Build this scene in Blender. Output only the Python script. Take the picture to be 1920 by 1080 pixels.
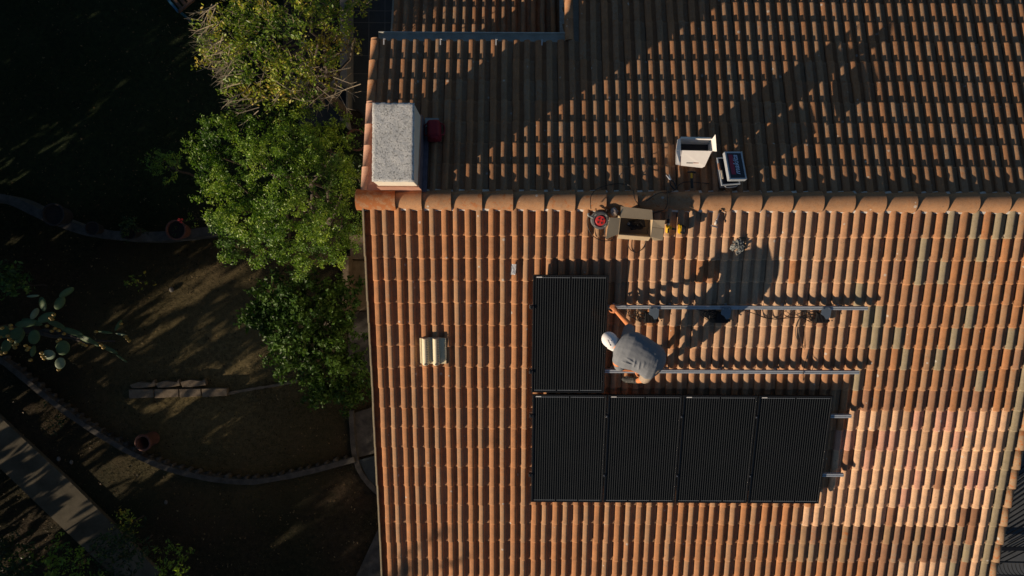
import bpy, bmesh, math, random
import numpy as np
from mathutils import Vector, Matrix, noise
R = math.radians
random.seed(7); rng = np.random.default_rng(7)
for o in list(bpy.data.objects): bpy.data.objects.remove(o)
SC = bpy.context.scene
COL = SC.collection

# ---------------------------------------------------------------- camera
FPX = 1297.0; ROLL = R(0.3); CZ = 15.424
cam = bpy.data.cameras.new("camera"); cam.sensor_width = 36.0; cam.lens = FPX/1920*36
cam.clip_end = 500
camo = bpy.data.objects.new("camera", cam); COL.objects.link(camo)
camo.location = (0, 0, CZ); camo.rotation_euler = (0, 0, ROLL)
SC.camera = camo
# ---------------------------------------------------------------- light
PHI = R(33.5); EL = R(13.4)
w = bpy.data.worlds.new("World"); SC.world = w; w.use_nodes = True
nt = w.node_tree; bg = nt.nodes["Background"]
sky = nt.nodes.new("ShaderNodeTexSky"); sky.sky_type = 'NISHITA'; sky.sun_disc = False
sky.sun_elevation = EL; sky.sun_rotation = math.atan2(-math.cos(PHI), -math.sin(PHI)) % (2*math.pi)
sky.air_density = 1.0; sky.dust_density = 0.3; sky.ozone_density = 3.0
nt.links.new(sky.outputs[0], bg.inputs[0]); bg.inputs[1].default_value = 0.05
sl = bpy.data.lights.new("sun", 'SUN'); sl.energy = 5.0; sl.angle = R(0.5); sl.color = (1.0, 0.80, 0.59)
so = bpy.data.objects.new("sun", sl); COL.objects.link(so)
SUND = Vector((math.cos(PHI)*math.cos(EL), math.sin(PHI)*math.cos(EL), -math.sin(EL)))
so.rotation_euler = SUND.to_track_quat('-Z', 'Y').to_euler(); so.location = (-20, -14, 12)
SC.view_settings.view_transform = 'Standard'; SC.view_settings.look = 'None'
SC.view_settings.gamma = 1; SC.view_settings.exposure = 0.25

# ---------------------------------------------------------------- unprojection (photo pixel -> place)
YR = 1.173; ZR = 6.2; TL = 0.272; TU = 0.27
AL = math.atan(TL); AU = -math.atan(TU)
def ray(px, py):
    a, b = (px-960)/FPX, -(py-540)/FPX
    return (a*math.cos(ROLL)-b*math.sin(ROLL), a*math.sin(ROLL)+b*math.cos(ROLL))
def atz(px, py, z=0.0):
    a, b = ray(px, py); t = CZ-z
    return Vector((a*t, b*t, z))
def onroof(px, py, h=0.0, side=None):
    a, b = ray(px, py)
    up = (py < 377) if side is None else (side == 'u')
    s = -TU if up else TL
    A = ZR - s*YR
    t = (CZ-A-h)/(1+s*b)
    return Vector((a*t, b*t, CZ-t))
def roofz(Y): return ZR-(TU*(Y-YR) if Y > YR else TL*(YR-Y))
def rframe(px, py, h=0.0, rz=0.0, side=None):
    up = (py < 377) if side is None else (side == 'u')
    p = onroof(px, py, h, side)
    return Matrix.Translation(p) @ Matrix.Rotation(AU if up else AL, 4, 'X') @ Matrix.Rotation(rz, 4, 'Z')

# ---------------------------------------------------------------- materials
def mat(name, col=(.5,.5,.5), rough=.7, metal=0.0, spec=.5, n=0.0, nscale=20, bump=0.0, bscale=60, col2=None, coat=0, emit=None, det=6):
    m = bpy.data.materials.new(name); m.use_nodes = True
    t = m.node_tree; b = t.nodes["Principled BSDF"]
    b.inputs["Base Color"].default_value = (*col, 1); b.inputs["Roughness"].default_value = rough
    b.inputs["Metallic"].default_value = metal; b.inputs["Specular IOR Level"].default_value = spec
    b.inputs["Coat Weight"].default_value = coat
    if n or col2 or bump:
        tc = t.nodes.new("ShaderNodeTexCoord")
    if n or col2:
        ns = t.nodes.new("ShaderNodeTexNoise"); ns.inputs["Scale"].default_value = nscale; ns.inputs["Detail"].default_value = det
        ns.inputs["Roughness"].default_value = .65
        t.links.new(tc.outputs["Object"], ns.inputs["Vector"])
        rp = t.nodes.new("ShaderNodeValToRGB"); t.links.new(ns.outputs[0], rp.inputs[0])
        rp.color_ramp.elements[0].position = .35; rp.color_ramp.elements[1].position = .68
        c2 = col2 or tuple(c*(1-n) for c in col)
        rp.color_ramp.elements[0].color = (*c2, 1); rp.color_ramp.elements[1].color = (*col, 1)
        t.links.new(rp.outputs[0], b.inputs["Base Color"])
    if bump:
        nb = t.nodes.new("ShaderNodeTexNoise"); nb.inputs["Scale"].default_value = bscale; nb.inputs["Detail"].default_value = 5
        t.links.new(tc.outputs["Object"], nb.inputs["Vector"])
        bp = t.nodes.new("ShaderNodeBump"); bp.inputs["Strength"].default_value = 1; bp.inputs["Distance"].default_value = bump
        t.links.new(nb.outputs[0], bp.inputs["Height"]); t.links.new(bp.outputs[0], b.inputs["Normal"])
    return m

def N(t, typ, **kw):
    n = t.nodes.new(typ)
    for k, v in kw.items(): setattr(n, k, v)
    return n
def mixc(t, fac, a, b, mode='MIX'):
    m = t.nodes.new("ShaderNodeMix"); m.data_type = 'RGBA'; m.blend_type = mode
    for sock, v in ((m.inputs[0], fac), (m.inputs[6], a), (m.inputs[7], b)):
        if hasattr(v, 'links'): t.links.new(v, sock)
        else: sock.default_value = v if not isinstance(v, tuple) else (*v[:3], 1)
    return m.outputs[2]
def ramp(t, src, a, b):
    m = t.nodes.new("ShaderNodeMapRange"); m.inputs[1].default_value = a; m.inputs[2].default_value = b
    t.links.new(src, m.inputs[0]); return m.outputs[0]
def mth(t, op, a, b=0.0):
    m = t.nodes.new("ShaderNodeMath"); m.operation = op
    for s, v in ((m.inputs[0], a), (m.inputs[1], b)):
        if hasattr(v, 'links'): t.links.new(v, s)
        else: s.default_value = v
    return m.outputs[0]

def tile_material():
    m = bpy.data.materials.new("clay_tile"); m.use_nodes = True; t = m.node_tree; b = t.nodes["Principled BSDF"]
    at = N(t, "ShaderNodeAttribute", attribute_name="tint")
    lc = N(t, "ShaderNodeAttribute", attribute_name="lichen")     # x: orange lichen, y: grey weathering
    sep = N(t, "ShaderNodeSeparateXYZ"); t.links.new(lc.outputs["Vector"], sep.inputs[0])
    tc = N(t, "ShaderNodeTexCoord")
    def noise_(sc, det=6, ro=.6):
        n = N(t, "ShaderNodeTexNoise"); n.inputs["Scale"].default_value = sc; n.inputs["Detail"].default_value = det
        n.inputs["Roughness"].default_value = ro; t.links.new(tc.outputs["Object"], n.inputs["Vector"]); return n.outputs[0]
    n1 = noise_(7, 5); n2 = noise_(90, 3, .7); n3 = noise_(22, 6, .7)
    c = mixc(t, ramp(t, n1, .3, .7), (.80,.80,.82), (1.14,1.1,1.04))
    c = mixc(t, 1.0, at.outputs["Color"], c, 'MULTIPLY')
    g = mixc(t, ramp(t, n2, .35, .7), (.82,.80,.78), (1.12,1.12,1.12))
    c = mixc(t, 1.0, c, g, 'MULTIPLY')
    # grey-green weathering
    wf = mth(t, 'MULTIPLY', ramp(t, mth(t, 'ADD', n3, mth(t, 'MULTIPLY', n2, .5)), .55, .95), sep.outputs[1])
    c = mixc(t, wf, c, (.30,.25,.18))
    # dark stains
    n4 = noise_(34, 4, .75)
    c = mixc(t, mth(t, 'MULTIPLY', ramp(t, n4, .58, .72), .60), c, (.09,.06,.045))
    # orange lichen blotches
    of = mth(t, 'MULTIPLY', ramp(t, mth(t, 'ADD', noise_(16, 5, .7), mth(t, 'MULTIPLY', sep.outputs[0], .42)), .68, .78), mth(t,'MINIMUM',mth(t,'MULTIPLY',sep.outputs[0],3.0),1.0))
    c = mixc(t, mth(t,'MULTIPLY', of, .85), c, (.36,.12,.035))
    # pale lichen dots
    vo = N(t, "ShaderNodeTexVoronoi"); vo.inputs["Scale"].default_value = 9; vo.inputs["Randomness"].default_value = 1
    t.links.new(tc.outputs["Object"], vo.inputs["Vector"])
    sc2 = N(t, "ShaderNodeSeparateColor"); t.links.new(vo.outputs["Color"], sc2.inputs[0])
    lim = mth(t, 'MULTIPLY', mth(t, 'GREATER_THAN', sc2.outputs[0], .78), .20)
    dots = mth(t, 'LESS_THAN', mth(t, 'ADD', vo.outputs["Distance"], mth(t, 'MULTIPLY', mth(t,'SUBTRACT', n2, .5), .2)), mth(t,'MULTIPLY',lim, sc2.outputs[1]))
    c = mixc(t, mth(t, 'MULTIPLY', dots, .75), c, (.5,.46,.40))
    t.links.new(c, b.inputs["Base Color"])
    b.inputs["Roughness"].default_value = .88; b.inputs["Specular IOR Level"].default_value = .25
    bp = N(t, "ShaderNodeBump"); bp.inputs["Distance"].default_value = .0022; bp.inputs["Strength"].default_value = .8
    t.links.new(mth(t, 'ADD', n2, n3), bp.inputs["Height"]); t.links.new(bp.outputs[0], b.inputs["Normal"])
    return m

def leaf_material(name, spec=.35, trans=.25):
    m = bpy.data.materials.new(name); m.use_nodes = True; t = m.node_tree; b = t.nodes["Principled BSDF"]
    at = N(t, "ShaderNodeAttribute", attribute_name="tint")
    t.links.new(at.outputs["Color"], b.inputs["Base Color"]); b.inputs["Roughness"].default_value = .45
    b.inputs["Specular IOR Level"].default_value = spec
    tr = N(t, "ShaderNodeBsdfTranslucent"); t.links.new(mixc(t, 1.0, at.outputs["Color"], (1.3,1.5,.6), 'MULTIPLY'), tr.inputs[0])
    mx = N(t, "ShaderNodeMixShader"); mx.inputs[0].default_value = trans
    t.links.new(b.outputs[0], mx.inputs[1]); t.links.new(tr.outputs[0], mx.inputs[2])
    t.links.new(mx.outputs[0], t.nodes["Material Output"].inputs[0])
    return m

def ground_material():
    m = bpy.data.materials.new("garden_soil"); m.use_nodes = True; t = m.node_tree; b = t.nodes["Principled BSDF"]
    tc = N(t, "ShaderNodeTexCoord")
    def nz(sc, det=6, ro=.6):
        n = N(t, "ShaderNodeTexNoise"); n.inputs["Scale"].default_value = sc; n.inputs["Detail"].default_value = det
        n.inputs["Roughness"].default_value = ro; t.links.new(tc.outputs["Object"], n.inputs["Vector"]); return n.outputs[0]
    a = nz(.35, 4); f = nz(9, 8, .75); g = nz(55, 4, .8)
    soil = mixc(t, ramp(t, f, .3, .7), (.030,.020,.012), (.085,.058,.034))
    grass = mixc(t, ramp(t, f, .3, .7), (.010,.014,.007), (.040,.046,.020))
    c = mixc(t, ramp(t, mth(t, 'ADD', a, mth(t,'MULTIPLY', f, .3)), .52, .78), grass, soil)
    sy = N(t, "ShaderNodeSeparateXYZ"); t.links.new(tc.outputs["Object"], sy.inputs[0])
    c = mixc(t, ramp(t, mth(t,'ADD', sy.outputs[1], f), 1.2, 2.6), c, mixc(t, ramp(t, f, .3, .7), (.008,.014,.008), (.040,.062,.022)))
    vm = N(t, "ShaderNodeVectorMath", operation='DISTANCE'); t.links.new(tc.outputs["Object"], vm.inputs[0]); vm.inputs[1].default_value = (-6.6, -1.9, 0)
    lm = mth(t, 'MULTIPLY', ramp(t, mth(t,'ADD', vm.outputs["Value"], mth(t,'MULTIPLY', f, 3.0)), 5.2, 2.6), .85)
    c = mixc(t, lm, c, mixc(t, ramp(t, f, .3, .7), (.07,.062,.030), (.27,.225,.11)))  # dry lawn patch; brighter colour also stands in for its dappled sunlight
    c = mixc(t, 1.0, c, mixc(t, ramp(t, g, .3, .75), (.5,.5,.5), (1.5,1.4,1.3)), 'MULTIPLY')
    t.links.new(c, b.inputs["Base Color"]); b.inputs["Roughness"].default_value = .95; b.inputs["Specular IOR Level"].default_value = .15
    bp = N(t, "ShaderNodeBump"); bp.inputs["Distance"].default_value = .05
    t.links.new(mth(t,'ADD', f, mth(t,'MULTIPLY', g, .5)), bp.inputs["Height"]); t.links.new(bp.outputs[0], b.inputs["Normal"])
    return m

def stain_concrete(name, c1, c2, sc=6, bump=.004, pit=False):
    m = bpy.data.materials.new(name); m.use_nodes = True; t = m.node_tree; b = t.nodes["Principled BSDF"]
    tc = N(t, "ShaderNodeTexCoord")
    def nz(s, det=6, ro=.65):
        n = N(t, "ShaderNodeTexNoise"); n.inputs["Scale"].default_value = s; n.inputs["Detail"].default_value = det
        n.inputs["Roughness"].default_value = ro; t.links.new(tc.outputs["Object"], n.inputs["Vector"]); return n.outputs[0]
    a = nz(sc); g = nz(70, 4, .8)
    c = mixc(t, ramp(t, a, .32, .68), c1, c2)
    c = mixc(t, 1.0, c, mixc(t, ramp(t, g, .3, .7), (.72,.72,.72), (1.15,1.15,1.15)), 'MULTIPLY')
    h = mth(t,'ADD', g, a)
    if pit:
        d = ramp(t, nz(46, 5, .75), .57, .63)
        e = ramp(t, nz(8, 5, .75), .68, .72)
        c = mixc(t, mth(t,'MULTIPLY', d, .18), c, (.10,.10,.095)); c = mixc(t, e, c, (.12,.12,.11))
        h = mth(t,'SUBTRACT', h, mth(t,'MULTIPLY', d, 1.0))
    t.links.new(c, b.inputs["Base Color"]); b.inputs["Roughness"].default_value = .92; b.inputs["Specular IOR Level"].default_value = .2
    bp = N(t, "ShaderNodeBump"); bp.inputs["Distance"].default_value = bump
    t.links.new(h, bp.inputs["Height"]); t.links.new(bp.outputs[0], b.inputs["Normal"])
    return m

def cell_material():
    m = bpy.data.materials.new("solar_cell_glass"); m.use_nodes = True; t = m.node_tree; b = t.nodes["Principled BSDF"]
    tc = N(t, "ShaderNodeTexCoord"); sp = N(t, "ShaderNodeSeparateXYZ"); t.links.new(tc.outputs["Object"], sp.inputs[0])
    x = sp.outputs[0]; y = sp.outputs[1]
    k = 30/0.972
    def line(src, per, wid, off=0.0):
        f = mth(t, 'FRACT', mth(t, 'ADD', mth(t, 'MULTIPLY', src, per), off))
        return mth(t, 'LESS_THAN', mth(t, 'ABSOLUTE', mth(t, 'SUBTRACT', f, .5)), wid)
    bus = line(x, k, .085, 100.0)
    cellx = line(x, 6/0.972, .012, 100.5); celly = line(y, 10/1.67, .006, 100.0)
    n = N(t, "ShaderNodeTexNoise"); n.inputs["Scale"].default_value = 3; t.links.new(tc.outputs["Object"], n.inputs["Vector"])
    base = mixc(t, ramp(t, n.outputs[0], .3, .7), (.0022,.003,.004), (.004,.005,.006))
    c = mixc(t, cellx, base, (.002,.002,.003)); c = mixc(t, celly, c, (.002,.002,.003))
    c = mixc(t, mth(t,'MULTIPLY', bus, .9), c, (.075,.082,.086))
    t.links.new(c, b.inputs["Base Color"])
    b.inputs["Roughness"].default_value = .16; b.inputs["Specular IOR Level"].default_value = .10
    return m

M = {}
M['tile'] = tile_material()
M['leaf'] = leaf_material("leaf"); M['leafdark'] = leaf_material("ivy_leaf", .12, .15)
M['grass'] = leaf_material("grass_blade", .1, .2)
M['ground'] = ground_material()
M['chimtop'] = stain_concrete("rough_cement", (.66,.67,.64), (.88,.88,.84), 3, .012, True)
M['chimside'] = mat("painted_render", (.80,.74,.62), .85, n=.1, nscale=9, bump=.002)
M['wall'] = stain_concrete("house_render", (.45,.38,.29), (.58,.5,.4))
M['conc'] = stain_concrete("old_concrete", (.10,.095,.085), (.20,.19,.165), 4)
M['concd'] = stain_concrete("dark_stone", (.045,.043,.038), (.11,.10,.085), 5)
M['path'] = stain_concrete("path_concrete", (.065,.057,.038), (.14,.122,.085), 1.6)
M['slate'] = stain_concrete("terrace_tile", (.030,.038,.042), (.045,.056,.062), 3, .001)
M['slateg'] = stain_concrete("terrace_grey", (.09,.10,.11), (.13,.14,.15), 3, .001)
M['grout'] = mat("grout", (.10,.11,.11), .9)
M['alu'] = mat("brushed_aluminium", (.50,.55,.60), .5, .45, n=.12, nscale=30)
M['alud'] = mat("plate_aluminium", (.20,.25,.30), .5, .7, n=.15, nscale=12)
M['blackf'] = mat("black_anodised", (.010,.011,.012), .42, .3)
M['blackp'] = mat("black_plastic", (.010,.010,.011), .45, n=.3)
M['cell'] = cell_material()
M['white'] = mat("white_label", (.75,.75,.73), .6, n=.35, nscale=60)
M['gutter'] = mat("zinc_gutter", (.60,.60,.52), .7, .0, n=.25, nscale=8)
M['ribbon'] = mat("solder_ribbon", (.30,.33,.35), .4, .5)
M['shirt'] = mat("grey_cotton", (.20,.215,.235), .9, spec=.15, n=.12, nscale=14, bump=.0015, bscale=220)
M['shorts'] = mat("khaki_cotton", (.36,.29,.22), .9, spec=.15, n=.15, bump=.001)
M['skin'] = mat("skin", (.66,.25,.10), .55, spec=.35, n=.12, nscale=18)
M['cap'] = mat("white_cap_cloth", (.80,.80,.80), .85, spec=.2, n=.05, bump=.0008, bscale=150)
M['ink'] = mat("dark_ink", (.02,.02,.025), .6)
M['shoe'] = mat("dark_trainer", (.06,.064,.06), .7, n=.5, nscale=40)
M['sole'] = mat("pale_sole", (.25,.25,.22), .7)
M['card'] = mat("cardboard", (.50,.39,.25), .85, n=.12, nscale=10, spec=.2)
M['cardw'] = mat("white_card", (.82,.79,.74), .8, n=.05, spec=.25)
M['red'] = mat("red_plastic", (.55,.035,.035), .4)
M['redd'] = mat("crimson_cloth", (.30,.008,.02), .7, n=.35, nscale=20, bump=.002)
M['yellow'] = mat("yellow_plastic", (.72,.42,.01), .4)
M['steel'] = mat("steel", (.55,.55,.55), .3, .9)
M['caseblack'] = mat("case_black", (.012,.016,.028), .4)
M['magenta'] = mat("badge_red", (.35,.015,.05), .4)
M['badge'] = mat("badge_letters", (.55,.62,.78), .4)
M['copper'] = mat("copper_brown", (.30,.15,.09), .6)
M['greyp'] = mat("grey_plastic", (.33,.35,.33), .5, n=.3)
M['reel'] = mat("reel_grey", (.10,.105,.11), .5, n=.2)
M['ventp'] = mat("cream_plastic", (.72,.64,.44), .6, n=.12, nscale=30)
M['vent_dark'] = mat("vent_dark", (.10,.09,.08), .9)
M['mortar'] = stain_concrete("mortar", (.50,.46,.40), (.72,.68,.62), 12, .004)
M['flash'] = mat("lead_and_shaded_clay", (.16,.13,.16), .6, n=.4, nscale=12)
M['flashp'] = mat("clay_flashing", (.50,.26,.18), .85, n=.25, nscale=9, bump=.002)
M['terra'] = mat("terracotta", (.15,.06,.04), .85, n=.35, nscale=12, bump=.002)
M['potd'] = mat("dark_pot", (.022,.017,.014), .8, n=.4)
M['soil'] = mat("soil", (.02,.014,.010), .95, n=.5, nscale=30, bump=.01)
M['flower'] = mat("red_flower", (.55,.03,.02), .6)
M['bark'] = mat("bark", (.075,.058,.042), .9, n=.5, nscale=15, bump=.01)
M['twig'] = mat("pale_twig", (.30,.25,.17), .85)
M['pad'] = mat("cactus_pad", (.060,.115,.035), .6, n=.3, nscale=10, bump=.003)
M['padlit'] = mat("cactus_pad_lit", (.17,.23,.13), .6, n=.3, nscale=10)  # paler copy stands for pads lit along the edge
M['fruit'] = mat("cactus_fruit", (.36,.24,.05), .5, n=.3)
M['brick'] = stain_concrete("garden_brick", (.13,.10,.068), (.25,.20,.14), 7)
M['wood'] = mat("slat_wood", (.17,.09,.05), .8, n=.4, nscale=9)
M['bluep'] = mat("blue_paint", (.03,.13,.22), .5, n=.3)

# ---------------------------------------------------------------- mesh helpers
class MB:
    def __init__(s): s.v = []; s.f = []; s.m = []; s.mats = []
    def _mi(s, m):
        if m not in s.mats: s.mats.append(m)
        return s.mats.index(m)
    def add(s, vs, fs, m, X=None):
        n = len(s.v); mi = s._mi(m)
        s.v += [tuple(X @ Vector(p)) if X else tuple(p) for p in vs]
        s.f += [tuple(n+i for i in f) for f in fs]; s.m += [mi]*len(fs)
        return s
    def box(s, c, d, m, X=None, rz=0, taper=1.0):
        x, y, z = d[0]/2, d[1]/2, d[2]/2
        ca, sa = math.cos(rz), math.sin(rz); vs = []
        for dz in (-1, 1):
            k = taper if dz > 0 else 1
            for dx, dy in ((-1,-1),(1,-1),(1,1),(-1,1)):
                a, b = dx*x*k, dy*y*k
                vs.append((c[0]+a*ca-b*sa, c[1]+a*sa+b*ca, c[2]+dz*z))
        return s.add(vs, [(0,3,2,1),(4,5,6,7),(0,1,5,4),(1,2,6,5),(2,3,7,6),(3,0,4,7)], m, X)
    def tube(s, pts, r, m, n=8, X=None, caps=True):
        pts = [Vector(p) for p in pts]; rs = r if isinstance(r, (list, tuple)) else [r]*len(pts)
        vs = []; fs = []; prev = None
        for i, p in enumerate(pts):
            d = (pts[min(i+1, len(pts)-1)]-pts[max(i-1, 0)]).normalized()
            if prev is None:
                a = d.orthogonal().normalized()
            else:
                a = (prev - d*prev.dot(d)); a = a.normalized() if a.length > 1e-6 else d.orthogonal().normalized()
            prev = a; b = d.cross(a)
            for k in range(n):
                t = 2*math.pi*k/n; vs.append(p+(a*math.cos(t)+b*math.sin(t))*rs[i])
        for i in range(len(pts)-1):
            for k in range(n):
                k2 = (k+1) % n; fs.append((i*n+k, i*n+k2, (i+1)*n+k2, (i+1)*n+k))
        if caps:
            fs.append(tuple(range(n-1, -1, -1))); L = (len(pts)-1)*n; fs.append(tuple(L+k for k in range(n)))
        return s.add(vs, fs, m, X)
    def lathe(s, prof, m, n=20, X=None, c=(0,0,0)):
        vs = []; fs = []
        for r, z in prof:
            for k in range(n):
                t = 2*math.pi*k/n; vs.append((c[0]+r*math.cos(t), c[1]+r*math.sin(t), c[2]+z))
        for i in range(len(prof)-1):
            for k in range(n):
                k2 = (k+1) % n; fs.append((i*n+k, i*n+k2, (i+1)*n+k2, (i+1)*n+k))
        return s.add(vs, fs, m, X)
    def disc(s, r, z, m, n=20, c=(0,0), X=None):
        vs = [(c[0]+r*math.cos(2*math.pi*k/n), c[1]+r*math.sin(2*math.pi*k/n), z) for k in range(n)]
        return s.add(vs, [tuple(range(n))], m, X)
    def ell(s, c, r, m, nu=12, nv=8, X=None, rot=None):
        vs = []; fs = []; c = Vector(c)
        for j in range(nv+1):
            ph = math.pi*j/nv
            for i in range(nu):
                th = 2*math.pi*i/nu
                p = Vector((r[0]*math.sin(ph)*math.cos(th), r[1]*math.sin(ph)*math.sin(th), -r[2]*math.cos(ph)))
                if rot: p = rot @ p
                vs.append(c+p)
        for j in range(nv):
            for i in range(nu):
                i2 = (i+1) % nu; fs.append((j*nu+i, j*nu+i2, (j+1)*nu+i2, (j+1)*nu+i))
        return s.add(vs, fs, m, X)
    def prism(s, out, z0, z1, m, X=None):
        n = len(out)
        ar = sum(out[i][0]*out[(i+1) % n][1]-out[(i+1) % n][0]*out[i][1] for i in range(n))
        if ar < 0: out = out[::-1]
        vs = [(x, y, z0) for x, y in out]+[(x, y, z1) for x, y in out]
        fs = [tuple(range(n-1, -1, -1)), tuple(range(n, 2*n))]+[(i, (i+1) % n, n+(i+1) % n, n+i) for i in range(n)]
        return s.add(vs, fs, m, X)
    def build(s, name, parent=None, smooth=False, bevel=0, seg=2, auto=False):
        me = bpy.data.meshes.new(name); me.from_pydata([tuple(v) for v in s.v], [], s.f)
        for m in s.mats: me.materials.append(m)
        me.polygons.foreach_set("material_index", s.m)
        if smooth: me.polygons.foreach_set("use_smooth", [True]*len(me.polygons))
        me.update()
        o = bpy.data.objects.new(name, me); COL.objects.link(o)
        if parent: o.parent = parent
        if bevel:
            b = o.modifiers.new("bevel", 'BEVEL'); b.width = bevel; b.segments = seg; b.limit_method = 'ANGLE'; b.angle_limit = R(40)
        return o
def tag(o, label, cat=None, group=None, kind=None):
    if label: o["label"] = label
    if cat: o["category"] = cat
    if group: o["group"] = group
    if kind: o["kind"] = kind
    return o
def thing(name, X, label, cat, group=None):
    o = bpy.data.objects.new(name, None); COL.objects.link(o)
    o.matrix_world = X if isinstance(X, Matrix) else Matrix.Translation(Vector(X))
    o.empty_display_size = .1
    return tag(o, label, cat, group)
def bez(ctrl, n=10):
    P = [Vector(p) for p in ctrl]; out = []
    Q = [P[0]*2-P[1]]+P+[P[-1]*2-P[-2]]
    for i in range(1, len(Q)-2):
        for k in range(n):
            t = k/n
            a, b, c, d = Q[i-1], Q[i], Q[i+1], Q[i+2]
            out.append(.5*((2*b)+(c-a)*t+(2*a-5*b+4*c-d)*t*t+(3*b-a-3*c+d)*t**3))
    out.append(P[-1]); return out

# ================================================================ HOUSE
XL = -1.905; PER = 0.1582; NB = 59; EXP = 0.3065
house = thing("house", (2.7, 0, 0), "house with terracotta barrel tile roof, long ridge and rough cement chimney", "house")
HX = Matrix.Translation((-2.7, 0, 0))
def put(o):
    o.parent = house; o.matrix_parent_inverse = house.matrix_world.inverted() if False else Matrix.Translation((-2.7, 0, 0)); return o
PROF = [(0,0),(.010,.018),(.025,.030),(.055,.037),(.10,.0420),(.16,.0467),(.23,.0507),(.30,.0537),(.36,.0553),(.42,.0555),(.48,.053),(.54,.047),(.59,.037),(.63,.021),(.655,.004),(.70,-.003),(.85,-.005),(1.0,-.002)]
def lin(c): return tuple(c)
C_OR = np.array((.43,.200,.088)); C_OR2 = np.array((.41,.205,.098)); C_GR = np.array((.385,.24,.132)); C_PALE = np.array((.57,.42,.29))
C_NEW = np.array((.66,.43,.27)); C_PINK = np.array((.54,.30,.215)); C_BR = np.array((.24,.125,.072)); C_GREEN = np.array((.235,.20,.125))
def tile_colour(slope, row, i, X, Y):
    """albedo of one barrel, (orange lichen, grey weathering)"""
    even = (i % 2 == 1)
    r = random.random(); c = C_OR.copy(); li = 0.0; wt = .15
    if random.random() < .15: c = C_OR2.copy()
    if even:
        c = C_GR*.5+C_OR*.5 if r < .55 else C_OR*.95; wt = .42
    c = c*(1+random.uniform(-.10, .10))
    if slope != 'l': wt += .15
    if slope == 'l':
        # weathered, dusty pale zone in the middle of the slope
        d = math.exp(-(((X-3.15)/1.75)**2)-(((Y-.05)/1.2)**2))
        if random.random() < .92: c = c*(1-.75*d)+C_PALE*(.75*d)
        if X > 4.2:
            k = min(1, (X-4.2)/1.5)
            if r < (.14 if row < 9 else .25)*k: c = C_GREEN*1.15*random.uniform(.9, 1.1)+0; wt = .8
            elif r < (.28 if row < 8 else .55)*k: c = C_BR*1.35
            else: c = c*(1-.12*k)
            li = .22*k if random.random() < .25 else .05
        n = row                                  # joint index; see below
        px_lo = {9: (4.87, 7.25), 10: (4.8, 7.25), 11: (4.8, 7.25), 12: (4.7, 7.25), 13: (4.6, 7.25), 14: (4.45, 7.25)}
        if n in px_lo and px_lo[n][0] < X < px_lo[n][1]:
            q = random.random(); wt = .05; li = 0
            c = C_NEW*random.uniform(.93, 1.04)
            if q < .16: c = C_PINK*1.05
            elif q < .26: c = C_NEW*.55+C_GR*.3
            elif q < .285: c = C_BR*1.5
            if n == 14 and i in (55, 56): c = C_BR*1.1
        if n >= 15 and i == 57: c = C_NEW*.98; wt = .05; li = 0
        if n in (15, 16) and 4.2 < X < 7.0:
            c = (C_BR*random.uniform(1.1, 1.45) if random.random() < .6 else C_GR*random.uniform(.8, 1)); li = .3 if random.random() < .2 else 0.05
        if n == 17 and 6.05 < X < 6.8: c = C_NEW
        if i == 58: c = C_GREEN*1.05; wt = .7; li = .1
        if i <= 1 : li = .12
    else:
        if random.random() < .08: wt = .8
        c = c*.86  # slopes turned from the sun darkened in colour to deepen their shade
    return c, li, wt
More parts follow.
